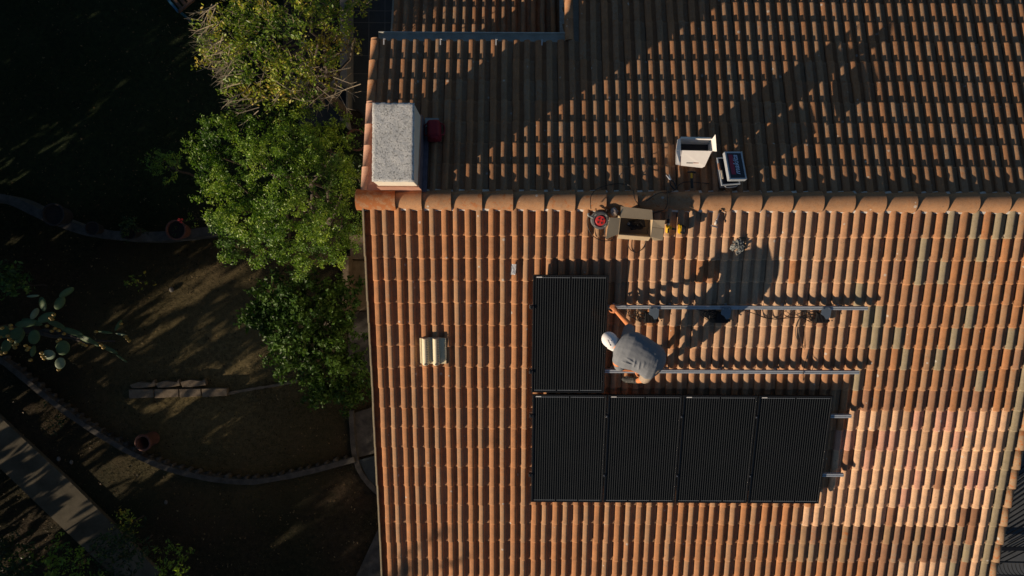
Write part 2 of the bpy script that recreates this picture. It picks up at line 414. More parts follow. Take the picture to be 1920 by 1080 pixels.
def tile_slope(name, ang, rows, sgn, slope, X0=XL, yref=YR, zref=ZR, label=None):
    """rows: list of (row index, horizontal distance of lower edge from ridge, i0, i1, length, tile column clip)"""
    V = []; F = []; T = []; Lc = []
    ca, sa = math.cos(ang), math.sin(ang)
    tn = math.tan(ang)
    def P(x, t, h):      # t = horizontal distance down from ridge, h = height normal to plane
        y = yref - sgn*t + sgn*0 ; z = zref - t*tn
        return (x, y - sgn*h*sa, z + h*ca)
    for (row, tlo, i0, i1, ln) in rows:
        for j in range(i0 - (i0 % 2), i1, 2):
            jx = random.uniform(-.004, .004); jt = random.uniform(-.006, .006)+(random.uniform(-.02, .02) if random.random() < .03 else 0); jh = random.uniform(-.002, .003)
            sk = random.uniform(-.003, .003)
            for i in (j, j+1):
                if i < i0 or i >= i1: continue
                X = X0+(i+.4)*PER
                col, li, wt = tile_colour(slope, row, i, X, yref-sgn*(tlo-.15))
                base = len(V); n = len(PROF); nz = 4; FQ = (0, .05, .12, 1.0)
                for q in range(nz):
                    fq = FQ[q]; t = tlo+jt - ln*fq
                    lift = .019*(1-fq)+jh
                    for (u, h) in PROF:
                        uu = u if (i-j) == 0 or u > .69 else u*.90
                        hh = h*(1.03-.06*fq)-.022+(.013, .0045, 0, 0)[q]*max(0, 1-h/.045)
                        V.append(P(X0+(j+(i-j+uu)*.984)*PER+jx+sk*fq, t, hh+lift))
                for (u, h) in PROF: V.append(P(X0+(j+(i-j+(u if (i-j) == 0 or u > .69 else u*.90))*.984)*PER+jx, tlo+jt+.011, h*1.03-.022+.013*max(0, 1-h/.045)+.019+jh-.018))
                fl = []
                for q in range(nz-1):
                    for k in range(n-1): fl.append((base+q*n+k, base+q*n+k+1, base+(q+1)*n+k+1, base+(q+1)*n+k))
                for k in range(n-1): fl.append((base+nz*n+k, base+nz*n+k+1, base+k+1, base+k))
                # right edge of each double tile drops to the layer below
                if sgn < 0: fl = [f[::-1] for f in fl]
                F += fl; T += [(*col, 1)]*(3*(n-1))+[(*np.minimum(col*1.35, .8), 1)]*(n-1); Lc += [(li, wt, 0)]*len(fl)  # front lips tinted lighter to stand for sunlit tile rims
    me = bpy.data.meshes.new(name); me.from_pydata(V, [], F); me.materials.append(M['tile'])
    a = me.attributes.new("tint", 'FLOAT_COLOR', 'FACE'); a.data.foreach_set("color", np.array(T, dtype=np.float32).ravel())
    a = me.attributes.new("lichen", 'FLOAT_VECTOR', 'FACE'); a.data.foreach_set("vector", np.array(Lc, dtype=np.float32).ravel())
    nl = len(PROF)-1; sm = np.ones(len(F), dtype=bool)
    sm = np.array(([True]*(3*nl)+[False]*nl)*(len(F)//(4*nl)))
    me.polygons.foreach_set("use_smooth", sm); me.update()
    o = bpy.data.objects.new(name, me); COL.objects.link(o); put(o)
    if label: o["label"] = label
    return o
T0 = YR-0.7136
rows = [(0, T0, 0, NB, .40)]+[(k, T0+EXP*.9965*k, 0, NB, EXP+.05) for k in range(1, 22)]
tile_slope("roof_slope", AL, rows, 1, 'l')
U0 = 1.659-YR
rows = [(0, U0, 0, NB, .42)]+[(k, U0+.3092*k, 0 if k <= 6 else 18, NB, EXP+.055) for k in range(1, 14)]
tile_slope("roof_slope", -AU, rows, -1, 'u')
# lower porch roof past the gutter
PZ = CZ-11.05; PY0 = 3.55
rows = [(k, .35+.3092*k, 0, 18, EXP+.055) for k in range(0, 8)]
tile_slope("porch_roof", -AU, rows, -1, 'p', X0=XL-.03, yref=PY0, zref=PZ+.12)

def simple_attr(o, col, li=0.0, wt=.2):
    me = o.data; n = len(me.polygons)
    a = me.attributes.new("tint", 'FLOAT_COLOR', 'FACE'); a.data.foreach_set("color", np.array([(*col, 1)]*n, dtype=np.float32).ravel())
    a = me.attributes.new("lichen", 'FLOAT_VECTOR', 'FACE'); a.data.foreach_set("vector", np.array([(li, wt, 0)]*n, dtype=np.float32).ravel())
# ridge caps
def ridge_cap(x0, ln, r0, r1, col, li, wt=.2):
    m = MB(); n = 18; th = .014; vs = []; ns = 5
    for q in range(ns):
        f = q/(ns-1); r = r0+(r1-r0)*f; lift = .012*f
        for rr in (r, r-th):
            for k in range(n+1):
                a = R(-12)+R(204)*k/n
                vs.append((x0+ln*f, YR-rr*1.0*math.cos(a), ZR-.055+lift+rr*.92*math.sin(a)))
    fs = []; w_ = n+1
    for q in range(ns-1):
        o0 = q*2*w_; o1 = (q+1)*2*w_
        for k in range(n):
            fs.append((o0+k, o0+k+1, o1+k+1, o1+k)); fs.append((o0+w_+k+1, o0+w_+k, o1+w_+k, o1+w_+k+1))
    for e in (0, ns-1):
        o0 = e*2*w_; b0_ = len(vs); vs += vs[o0:o0+2*w_]
        for k in range(n):
            f = (b0_+k, b0_+w_+k, b0_+w_+k+1, b0_+k+1); fs.append(f if e == 0 else f[::-1])
    m.add(vs, fs, M['tile']); o = m.build("ridge_cap", smooth=True); put(o)
    o.data.polygons.foreach_set("use_smooth", [True]*(len(fs)-2*n)+[False]*(2*n))
    simple_attr(o, col, li, wt); return o
o = ridge_cap(-2.085, .53, .140, .146, C_OR2*1.05, .62, .3); o["label"] = "first ridge cap, blotched with orange lichen"
x = -1.60; k = 0
while x < 7.1:
    ln = .41 if k else .33
    ridge_cap(x, ln+.065, .117, .147, (C_OR*.55+C_GR*.45)*random.uniform(.9, 1.08), random.choice([.1,.1,.3,.22,.35]), .3)
    x += .4115 if k else .31; k += 1
m = MB(); m.box((2.7, YR, ZR-.06), (9.4, .20, .10), M['mortar'])
xs = np.linspace(-2, 7.5, 240)
for sgn in (-1, 1):
    vs = []
    for q, X in enumerate(xs):
        d = .145+.006*math.sin(X*40)+.004*random.random()
        vs += [(X, YR+sgn*.1, ZR-.0), (X, YR+sgn*d, ZR-.034)]
    fs = [(2*q, 2*q+1, 2*q+3, 2*q+2) if sgn < 0 else (2*q, 2*q+2, 2*q+3, 2*q+1) for q in range(len(xs)-1)]
    m.add(vs, fs, M['mortar'])
put(m.build("ridge_mortar"))

# verges
def verge_strip(name, X, y0, y1, w_, h0, h1, col, li, seg, rounded=False):
    m = MB(); y = y0; sgn = -1 if y1 < y0 else 1
    while (y-y1)*sgn < 0:
        e = min(seg, abs(y1-y)); ya, yb = y, y+sgn*(e+.02)
        za, zb = roofz(ya), roofz(yb)+.012
        j = random.uniform(-.004, .004); n = 8 if rounded else 1
        sec = [(math.cos(math.pi*(1-k/8))*w_/2, math.sin(math.pi*k/8)*(h1-h0*.0)) for k in range(9)] if rounded else [(-w_/2, h1), (w_/2, h1)]
        sec = [(sec[0][0], -.14)]+sec+[(sec[-1][0], -.02)]
        vs = [(X+j+a, ya, za+b-.004) for a, b in sec]+[(X+j+a, yb, zb+b) for a, b in sec]; N_ = len(sec)
        fs = [(k, k+1, N_+k+1, N_+k) if sgn > 0 else (k+1, k, N_+k, N_+k+1) for k in range(N_-1)]
        fs += [tuple(range(N_)), tuple(range(2*N_-1, N_-1, -1))]
        m.add(vs, fs, M['tile']); y = ya+sgn*e
    o = m.build(name, smooth=rounded); simple_attr(o, col, li, .5); put(o); return o
verge_strip("verge_tile", -1.995, YR-.12, -5.6, .022, 0, .045, C_GREEN*1.6, .2, EXP)
m = MB()
for k in range(0, 22):      # rusty channel along the left verge
    ya = .7136-EXP*.9965*(k-1); yb = ya-EXP*1.02
    m.add([(-1.985, ya, roofz(ya)-.012), (-1.90, ya, roofz(ya)-.006), (-1.90, yb, roofz(yb)+.010), (-1.985, yb, roofz(yb)+.004),
           (-1.985, yb, roofz(yb)-.01), (-1.90, yb, roofz(yb)-.004)], [(0, 3, 2, 1), (3, 4, 5, 2)], M['tile'])
o = m.build("verge_channel"); simple_attr(o, (.30,.085,.03), .55, .1); o["label"] = "rust red channel tiles along the left edge"; put(o)
verge_strip("verge_tile", -1.965, 2.56, 3.52, .13, 0, .062, C_OR*.95, .25, EXP, True)
verge_strip("verge_tile", -1.965, YR+.12, 2.55, .13, 0, .062, C_PINK*1.02, .0, EXP, True)
verge_strip("verge_tile", 7.475, YR-.12, -5.6, .11, 0, .055, C_GR*.9, .38, EXP, True)
verge_strip("verge_tile", .80, 3.53, 5.9, .12, 0, .07, C_OR, .1, EXP, True)
verge_strip("verge_tile", 7.475, YR+.12, 5.9, .10, 0, .055, C_OR2, .5, EXP, True)
# sheathing below the tiles, fascia, walls
def slab(name, pts, th, m_):
    m = MB(); n = len(pts)
    m.add(pts+[(x, y, z-th) for x, y, z in pts], [tuple(range(n)), tuple(range(2*n-1, n-1, -1))]+[(i, n+i, n+(i+1) % n, (i+1) % n) for i in range(n)], m_)
    return put(m.build(name))
d = -.075
slab("roof_deck", [(-1.97, -5.65, roofz(-5.65)+d), (7.5, -5.65, roofz(-5.65)+d), (7.5, YR, ZR+d), (-1.97, YR, ZR+d)], .12, M['wall'])
slab("roof_deck", [(-1.97, YR+.003, ZR+d), (7.5, YR+.003, ZR+d), (7.5, 3.48, roofz(3.48)+d), (-1.97, 3.48, roofz(3.48)+d)], .12, M['wall'])
slab("roof_deck", [(.84, 3.483, roofz(3.483)+d), (7.5, 3.483, roofz(3.483)+d), (7.5, 5.9, roofz(5.9)+d), (.84, 5.9, roofz(5.9)+d)], .12, M['wall'])
zz = lambda Y: PZ+.12-TU*(Y-PY0)
slab("porch_deck", [(-1.98, PY0, zz(PY0)+d), (.80, PY0, zz(PY0)+d), (.80, 6.2, zz(6.2)+d), (-1.98, 6.2, zz(6.2)+d)], .1, M['wall'])
def wallprism(name, x0, x1, ys, zf, z0):
    m = MB(); n = len(ys)
    vs = [(x0, y, z0) for y in ys]+[(x0, y, zf(y)) for y in ys]+[(x1, y, z0) for y in ys]+[(x1, y, zf(y)) for y in ys]
    fs = []
    for i in range(n-1):
        fs += [(i, n+i, n+i+1, i+1), (2*n+i, 2*n+i+1, 3*n+i+1, 3*n+i), (n+i, 3*n+i, 3*n+i+1, n+i+1)]
    fs += [(0, 2*n, 3*n, n), (n-1, 2*n-1, 4*n-1, 3*n-1)]
    m.add(vs, fs, M['wall']); return put(m.build(name))
wallprism("wall", -1.75, 7.3, [-5.3, YR, 3.3], lambda y: roofz(y)-.2, 0)
wallprism("wall", .95, 7.3, [3.303, 5.8], lambda y: roofz(y)-.2, 0)
wallprism("porch_wall", -1.80, .92, [3.303, 6.0], lambda y: zz(max(y, PY0))-.18, 0)
# white mortar strip and step where the porch meets the higher roof
m = MB()
for q in range(8):
    ya = 3.56+q*.3; m.add([(.74, ya, zz(ya)+.05), (.84, ya, zz(ya)+.05), (.84, ya+.3, zz(ya+.3)+.05), (.74, ya+.3, zz(ya+.3)+.05)], [(0,1,2,3)], M['mortar'])
m.add([(.845, 3.5, 4.0), (.845, 5.9, 3.6), (.845, 5.9, roofz(5.9)-.05), (.845, 3.5, roofz(3.5)-.05)], [(0,1,2,3),(3,2,1,0)], M['mortar'])
put(m.build("flashing_strip"))
# gutter
gx0, gx1 = -1.93, .80
m = MB(); gz = roofz(3.52)-.05; sec = []
for k in range(11):
    a = math.pi*k/10; sec.append((3.585-.065*math.cos(a), gz-.065*math.sin(a)))
sec = sec+[(y, z) for y, z in [(3.654, gz+.004), (3.66, gz+.004)]]
vs = [(gx0, y, z) for y, z in sec]+[(gx1, y, z) for y, z in sec]; n = len(sec)
m.add(vs, [(k, k+1, n+k+1, n+k) for k in range(n-1)], M['gutter'])
m.add([(gx0, y, z) for y, z in sec], [tuple(range(n))], M['gutter']); m.add([(gx1, y, z) for y, z in sec], [tuple(range(n))[::-1]], M['gutter'])
m.box(((gx0+gx1)/2, 3.656, gz+.004), (gx1-gx0, .012, .012), M['gutter'])
gut = put(m.build("gutter"))
for px in (720, 826, 930, 1016):
    X = onroof(px, 82, .04).x
    m = MB(); m.box((X, 3.475, gz+.128), (.016, .085, .003), M['white'], rz=.0); m.box((X+.006, 3.517, gz+.09), (.028, .004, .075), M['white'])
    b = m.build("bracket"); b.parent = gut
# chimney
cz = 6.9; _a = atz(698, 192, cz); _b = atz(776, 341, cz); cx0, cx1, cy0, cy1 = _a.x, _b.x, _b.y, _a.y
m = MB(); g = 26; gy = 50
hgt = lambda x, y: .003*noise.noise(Vector((x*9, y*9, 3)))+.003*noise.noise(Vector((x*50, y*50, 7)))
vs = []; fs = []
for j in range(gy+1):
    for i in range(g+1):
        x = cx0+(cx1-cx0)*i/g; y = cy0+(cy1-cy0)*j/gy
        e = min(i, g-i, j, gy-j)
        if e == 0: x += random.uniform(-.004, .004); y += random.uniform(-.004, .004)
        vs.append((x, y, cz+hgt(x, y)-(.010 if e == 0 else 0)))
for j in range(gy):
    for i in range(g): a = j*(g+1)+i; fs.append((a, a+1, a+g+2, a+g+1))
m.add(vs, fs, M['chimtop'])
chim_top = m
m = MB(); m.box(((cx0+cx1)/2, (cy0+cy1)/2, 6.2), (cx1-cx0-.012, cy1-cy0-.012, 1.38), M['chimside'])
ch = put(m.build("chimney", bevel=.006)); ch["label"] = "squat white rendered chimney"
c = chim_top.build("chimney_cap", smooth=False); c.parent = ch; c.data.polygons.foreach_set("use_smooth", [True]*len(fs))
# flashing round the chimney: a clay coloured skirt and sheet metal on the tiles
m = MB()
def up(x, y, h): return (x, y, roofz(y)+h)
e_ = .012; sx0, sx1, sy0, sy1 = cx0-e_, cx1+e_, cy0-e_, cy1+e_; sk = .36
vs = [up(x, y, h) for h in (-.05, sk) for x, y in ((sx0, sy0), (sx1, sy0), (sx1, sy1), (sx0, sy1))]
m.add(vs, [(0,1,5,4), (2,3,7,6), (3,0,4,7), (4,5,6,7)], M['flashp']); m.add(vs, [(1,2,6,5)], M['flash'])  # right side gets the dark purple to show the clay in shade
m.add([up(sx1+.002, sy0-.02, .058), up(sx1+.06, sy0-.02, .058), up(sx1+.06, sy1+.04, .058), up(sx1+.002, sy1+.04, .058), up(sx1+.06, sy0-.02, -.03), up(sx1+.06, sy1+.04, -.03)], [(0,1,2,3), (1,4,5,2)], M['flash'])
m.add([up(sx1+.004, sy1-.10, .064), up(sx1+.19, sy1-.10, .064), up(sx1+.19, sy1+.03, .064), up(sx1+.004, sy1+.03, .064)], [(0,1,2,3)], M['greyp'])
m.add([up(-1.93, YR+.10, .056), up(sx1, YR+.10, .056), up(sx1, sy0, .056), up(sx0, sy0, .056), up(sx0, sy1, .04), up(-1.93, sy1, .04)], [(0,1,2,3), (0,3,4,5)], M['flashp'])
put(m.build("chimney_flashing"))
# vent tile
vf = rframe(812.5, 656, 0.0)
m = MB(); L = .395; W = .33
for col_, x0 in ((0, -.105), (1, .045)):
    n = 10
    vs = []
    for q in range(2):
        for k in range(n+1):
            a = math.pi*k/n; vs.append((x0-.052*math.cos(a), (-L/2, L/2)[q], .022+.090*math.sin(a)))
    m.add(vs, [(k, n+1+k, n+2+k, k+1) for k in range(n)]+[tuple(range(n+1)), tuple(range(2*n+1, n, -1))], M['ventp'])
    for q in range(13):      # louvre slots on the right flank of each hood
        y = -L/2+.06+q*.026
        m.box((x0+.030, y, .103), (.030, .008, .010), M['vent_dark'])  # dark bars drawn in place of open slots
    m.box((x0+.012, -L/2+.022, .111), (.05, .018, .010), M['vent_dark'])
m.box((-.025, 0, .026), (.27, L-.004, .014), M['ventp']); m.box((.145, 0, .034), (.09, L-.01, .012), M['ventp']); m.box((.183, 0, .05), (.006, L-.012, .03), M['ventp'])
m.box((-.163, 0, .042), (.006, L-.012, .030), M['ventp']); m.box((-.175, 0, .03), (.02, L-.02, .012), M['ventp'])
vt = m.build("vent_tile", smooth=False); vt["label"] = "cream plastic vent tile with two louvred hoods"
vt.matrix_world = vf; vt.parent = house; vt.matrix_parent_inverse = Matrix.Translation((-2.7, 0, 0))

# ================================================================ SOLAR ARRAY
HP = .172     # top of the panels above the tile plane
def make_panel(px, py, w_, l_, label):
    """px,py: photo position of the top-left corner"""
    X = rframe(px, py, HP, side='l')
    t = thing("solar_panel", X, label, "solar panel", "black solar panels on the roof")
    f = .020; z = -.036
    m = MB()
    m.box((w_/2, -f/2, z/2), (w_, f, -z), M['blackf']); m.box((w_/2, -l_+f/2, z/2), (w_, f, -z), M['blackf'])
    m.box((f/2, -l_/2, z/2), (f, l_-2*f, -z), M['blackf']); m.box((w_-f/2, -l_/2, z/2), (f, l_-2*f, -z), M['blackf'])
    m.build("frame", t, bevel=.0012)
    m = MB(); m.add([(-w_/2+f, -l_/2+f, 0), (w_/2-f, -l_/2+f, 0), (w_/2-f, l_/2-f, 0), (-w_/2+f, l_/2-f, 0), (-w_/2+f, -l_/2+f, -.006), (w_/2-f, -l_/2+f, -.006), (w_/2-f, l_/2-f, -.006), (-w_/2+f, l_/2-f, -.006)],
                    [(0,1,2,3), (7,6,5,4)], M['cell'])
    c = m.build("cell_sheet", t); c.location = (w_/2, -l_/2, -.004)
    m = MB()
    cw = (w_-.06)/6; z = -.0025
    for a, b, y in ((.05, 2.93, -.036), (3.07, 5.95, -.036), (.05, 1.93, -l_+.036), (2.07, 3.93, -l_+.036), (4.07, 5.95, -l_+.036)):
        m = MB(); m.box((.03+(a+b)/2*cw, y, z), ((b-a)*cw, .006, .001), M['ribbon']); m.build("ribbon", t)
    m = MB(); m.box((.085, -.030, -.0018), (.075, .012, .0008), M['white']); m.build("label_sticker", t)
    return t
tl = onroof(999.6, 515.6, HP, 'l'); tr = onroof(1142, 515.6, HP, 'l'); PW = (tr-tl).length
bl = onroof(999.6, 736, HP, 'l'); PL = abs((bl-tl).y)/math.cos(AL)
make_panel(999.6, 515.6, PW, PL, "solar panel in the upper row, alone beside the crouching worker's head")
b0 = onroof(998.6, 740, HP, 'l'); b1 = onroof(1562.7, 744, HP, 'l'); gap = .013
W2 = ((b1.x-b0.x)-3*gap)/4
e = onroof(998.6, 941.5, HP, 'l'); PL2 = abs((e-b0).y)/math.cos(AL)
labs = ["solar panel at the left end of the lower row, directly below the single upper panel",
        "second solar panel from the left in the lower row, below the worker's shoe",
        "third solar panel from the left in the lower row of four",
        "solar panel at the right end of the lower row, next to two short rail ends"]
for k in range(4):
    t = make_panel(998.6, 740, W2, PL2, labs[k])
    t.location.x = b0.x+k*(W2+gap)
# rails
def rail(py, x_end, label, hooks):
    hb = .092; X0 = onroof(993, py, hb, 'l'); X1 = onroof(x_end, py, hb, 'l'); L = X1.x-X0.x
    fr = Matrix.Translation(X0) @ Matrix.Rotation(AL, 4, 'X')
    t = thing("mounting_rail", fr, label, "rail", "aluminium mounting rails")
    w_ = .046; h = .044
    sec = [(-w_/2, 0), (w_/2, 0), (w_/2, h), (.005, h), (.005, h-.012), (-.005, h-.012), (-.005, h), (-w_/2, h)]
    vs = [(0, y, z) for y, z in sec]+[(L, y, z) for y, z in sec]; n = 8
    m = MB(); m.add(vs, [(k, n+k, n+(k+1) % n, (k+1) % n) for k in range(n)]+[(0,7,6,3,2,1), (3,6,5,4), tuple(n+i for i in (1,2,3,6,7,0)), tuple(n+i for i in (4,5,6,3))], M['alu'])
    m.build("channel", t)
    for q in range(hooks):
        x = L*(q+.5)/hooks; m = MB()
        m.box((x, w_/2+.004, .0), (.030, .006, .05), M['steel']); m.box((x, w_/2-.02, -.032), (.030, .075, .006), M['steel']); m.box((x, -.004, -.062), (.028, .028, .06), M['steel'])
        m.build("roof_hook", t)
    return t, fr, L
r1, f1, L1 = rail(573.5, 1625, "uppermost aluminium rail, carrying the black microinverters", 6)
r2, f2, L2 = rail(693.5, 1609, "second aluminium rail from the top, passing under the worker's torso", 6)
r3, f3, L3 = rail(775.5, 1594.5, "short rail end sticking out to the right near the top of the lower panel row", 6)
r4, f4, L4 = rail(885.5, 1580, "short rail end sticking out to the right near the foot of the lower panel row", 6)
def clamp(t, X0x, x, end=False):
    m = MB(); lx = x-X0x
    if end:
        m.box((lx-.022, 0, .06), (.030, .050, .050), M['blackp']); m.box((lx-.006, 0, .0855), (.05, .045, .006), M['blackp']); m.lathe([(.009, .088), (.009, .096), (0, .096)], M['blackp'], 8, c=(lx-.022, 0, 0))
    else:
        m.box((lx, 0, .0835), (.036, .045, .004), M['blackp']); m.lathe([(.008, .085), (.008, .092), (.004, .092), (0, .0915)], M['steel'], 8, c=(lx, 0, 0))
    m.build("clamp", t, bevel=.001)
for t, fr in ((r1, f1), (r2, f2)): clamp(t, fr.translation.x, tl.x-.002, True)
for t, fr in ((r3, f3), (r4, f4)):
    clamp(t, fr.translation.x, b0.x-.002, True)
    for k in range(1, 4): clamp(t, fr.translation.x, b0.x+k*(W2+gap)-gap/2)
clamp(r1, f1.translation.x, tl.x+PW+.022, False)

# microinverters
CABM = M['blackp']
def cable(name, pts, r=.0045, label=None, parent=None, cat='cable', m_=None, group=None):
    m = MB(); P3 = [onroof(p[0], p[1], p[2], p[3] if len(p) > 3 else None) for p in pts]
    m.tube(bez(P3, 8), r, m_ or CABM, 6)
    o = m.build(name, smooth=True)
    if parent:
        o.parent = parent; o.matrix_parent_inverse = parent.matrix_world.inverted()
    else: tag(o, label, cat, group)
    return o
def inverter(px, label, var=0):
    X = rframe(px, 583, .0)
    t = thing("microinverter", X, label, "microinverter", "microinverters bolted to the top rail")
    m = MB(); z = .142
    out = [(-.062, .095), (.062, .095), (.070, .055), (.068, -.035), (.048, -.072), (.012, -.078), (-.020, -.030), (-.066, -.005)]
    m.prism(out, z, z+.003, M['alud'])
    m.build("bracket_plate", t, bevel=.0006)
    m = MB(); zb = .085
    m.box((-.028, -.068, zb), (.165, .150, .046), M['blackp'])
    for q in range(8): m.box((-.100+q*.020, -.070, zb+.029), (.006, .135, .016), M['blackp'])
    m.box((.045, -.115, zb-.005), (.09, .030, .03), M['blackp'])
    m.build("body", t, bevel=.002)
    for q, (x, y) in enumerate(((-.105, .015), (-.105, -.045), (-.108, -.085), (.10, -.112))):
        m = MB()
        m.tube([(x+.03, y, zb), (x-.02 if q < 3 else x+.02, y, zb)], .010, M['blackp'], 8)
        m.tube([(x-.02 if q < 3 else x+.02, y, zb), (x-.05 if q < 3 else x+.03, y-.005, zb)], .007, M['blackp'], 8)
        m.build("connector", t)
    for x, y in ((-.045, .075), (.040, .078)):
        m = MB(); m.lathe([(.009, z+.003), (.009, z+.012), (.0, z+.012)], M['steel'], 6, c=(x, y, 0)); m.build("bolt", t)
    for x, y in ((-.055, 0), (0, -.04)):
        m = MB(); m.lathe([(.006, zb+.02), (.006, zb+.045), (0, zb+.045)], M['steel'], 6, c=(x, y, 0)); m.build("bolt", t)
    return t
i1 = inverter(1222, "microinverter nearest to the worker's reaching hand, on the top rail")
i2 = inverter(1355, "middle microinverter on the top rail, wrapped in looped leads")
i3 = inverter(1540, "microinverter nearest to the free right end of the top rail")
hz = .055
for pts in (((1210, 588, .09), (1196, 592, .06), (1183, 589, hz), (1173, 583, .06), (1160, 577, .08)),
            ((1210, 594, .09), (1200, 597, .06), (1186, 595, hz), (1176, 590, hz), (1178, 580, .06), (1190, 576, .08)),
            ((1211, 584, .09), (1202, 584, .06), (1196, 578, .08))):
    cable("lead", pts, .0042, parent=i1)
for it_, x_ in ((i1, 1222), (i2, 1355), (i3, 1540)):
    for q in range(4):
        a_ = random.uniform(-4, 10); cable("lead", ((x_-12, 584+q*3, .1), (x_-24-q*2, 582+a_, .07), (x_-30-q*3, 590+a_*.6, .055), (x_-20, 598+q*2, .06), (x_-8, 600+q, .09)), .0042, parent=it_)
for pts in (((1345, 584, .09), (1330, 579, .07), (1333, 592, .06), (1345, 596, .08)),
            ((1345, 590, .09), (1328, 590, .06), (1334, 583, .06), (1347, 579, .09)),
            ((1344, 594, .09), (1332, 598, .06), (1330, 586, .06))):
    cable("lead", pts, .0042, parent=i2)
for pts in (((1526, 588, .09), (1512, 590, .06), (1500, 596, hz), (1493, 610, hz), (1492, 628, hz), (1500, 645, hz), (1506, 652, .05)),
            ((1526, 595, .09), (1514, 594, .06), (1503, 601, .05), (1498, 615, hz), (1500, 632, hz), (1506, 648, hz), (1508, 655, .05)),
            ((1526, 584, .09), (1512, 585, .06), (1502, 582, .07))):
    cable("lead", pts, .0042, parent=i3)
cable("trunk_cable", ((1235, 578, .07), (1290, 577, .06), (1318, 583, .06), (1332, 583, .09)), .0055, "black cable hanging below the top rail between the left two microinverters")
cable("trunk_cable", ((1392, 580, .07), (1420, 590, .06), (1448, 598, .06), (1480, 596, .06), (1510, 595, .06), (1525, 596, .09)), .0055, "black cable sagging below the top rail to the right hand microinverter")
cable("cable_loop", ((1416, 577, .1), (1422, 590, .06), (1440, 597, .05), (1462, 592, .06), (1466, 582, .06), (1450, 577, .06), (1440, 586, .05), (1446, 597, .06), (1462, 598, .06), (1478, 592, .05), (1488, 577, .08)), .0045, "loose black cable loops hanging between the middle and right microinverters")
cable("cable_loop", ((1470, 580, .1), (1482, 589, .06), (1494, 590, .05), (1502, 584, .05), (1493, 577, .08)), .004, "small black cable bight beside the loose loops under the top rail")
cable("drop_cable", ((1518, 640, .05), (1517, 652, .045), (1512, 672, .05), (1506, 697, .15), (1506, 712, .05), (1500, 730, .04), (1490, 744, .08)), .0045, "black cable running down across the second rail and under the panels")

# ================================================================ THE WORKER
def W3(px, py, h): return onroof(px, py, h*.9 if h > .2 else h, 'l')
wbase = onroof(1205, 685, .03, 'l')
worker = bpy.data.objects.new("person", None)
def capsule(m, a, b, ra, rb, mt, n=14):
    a = Vector(a); b = Vector(b); d = (b-a); L = d.length; d.normalize()
    pts = []; rs = []
    for k in range(5):
        t = math.pi/2*k/4; pts.append(a-d*ra*math.cos(t)); rs.append(max(ra*math.sin(t), .0008))
    for k in range(1, 5):
        f = k/5; pts.append(a+(b-a)*f); rs.append(ra+(rb-ra)*f)
    for k in range(5):
        t = math.pi/2*k/4; pts.append(b+d*rb*math.sin(t)); rs.append(max(rb*math.cos(t), .0008))
    m.tube(pts, rs, mt, n)
def remesh(o, vox, it=6, disp=None):
    md = o.modifiers.new("remesh", 'REMESH'); md.mode = 'VOXEL'; md.voxel_size = vox; md.use_smooth_shade = True
    s = o.modifiers.new("smooth", 'SMOOTH'); s.iterations = it; s.factor = .5
    if disp:
        tx = bpy.data.textures.new("folds", 'CLOUDS'); tx.noise_scale = disp[1]; tx.noise_depth = 3
        dm = o.modifiers.new("folds", 'DISPLACE'); dm.texture = tx; dm.strength = disp[0]; dm.mid_level = .5; dm.texture_coords = 'LOCAL'
SK = M['skin']
J = dict(pelvis=W3(1224, 682, .76), waist=W3(1206, 672, .84), chest=W3(1180, 660, .88), neck=W3(1160, 650, .88), head=W3(1143, 637, .83),
         rs=W3(1177, 632, .85), re=W3(1181, 610, .52), rw=W3(1158, 586, .25), ls=W3(1158, 679, .83), le=W3(1165, 690, .50), lw=W3(1190, 694, .44),
         rh=W3(1232, 668, .74), rk=W3(1222, 655, .42), ra=W3(1236, 660, .10), lh=W3(1222, 690, .68), lk=W3(1208, 710, .42), la=W3(1196, 714, .10))
m = MB()
capsule(m, J['pelvis'], J['waist'], .12, .11, SK); capsule(m, J['waist'], J['chest'], .11, .12, SK); capsule(m, J['chest'], J['neck'], .10, .06, SK)
capsule(m, J['neck'], J['head'], .055, .055, SK)
capsule(m, J['rs'], J['ls'], .065, .065, SK)
hd = J['head']; fdir = (W3(1128, 624, .70)-hd).normalized()      # where the face looks: ahead and down
q = fdir.to_track_quat('Z', 'Y').to_matrix()
m.ell(hd, (.076, .098, .098), SK, 20, 14, rot=q)
m.ell(hd+fdir*.10, (.012, .022, .018), SK, 8, 6, rot=q)                    # nose
m.ell(hd+fdir*.045+q@Vector((0, -.062, 0)), (.045, .035, .045), SK, 10, 8, rot=q)   # jaw
for s in (-1, 1): m.ell(hd+q@Vector((s*.078, -.01, 0)), (.010, .028, .018), SK, 8, 6, rot=q)
capsule(m, J['rs'], J['re'], .052, .042, SK); capsule(m, J['re'], J['rw'], .043, .030, SK)
capsule(m, J['ls'], J['le'], .052, .042, SK); capsule(m, J['le'], J['lw'], .041, .028, SK)
for a in ('r', 'l'):
    capsule(m, J[a+'h'], J[a+'k'], .085, .060, SK); capsule(m, J[a+'k'], J[a+'a'], .056, .036, SK)
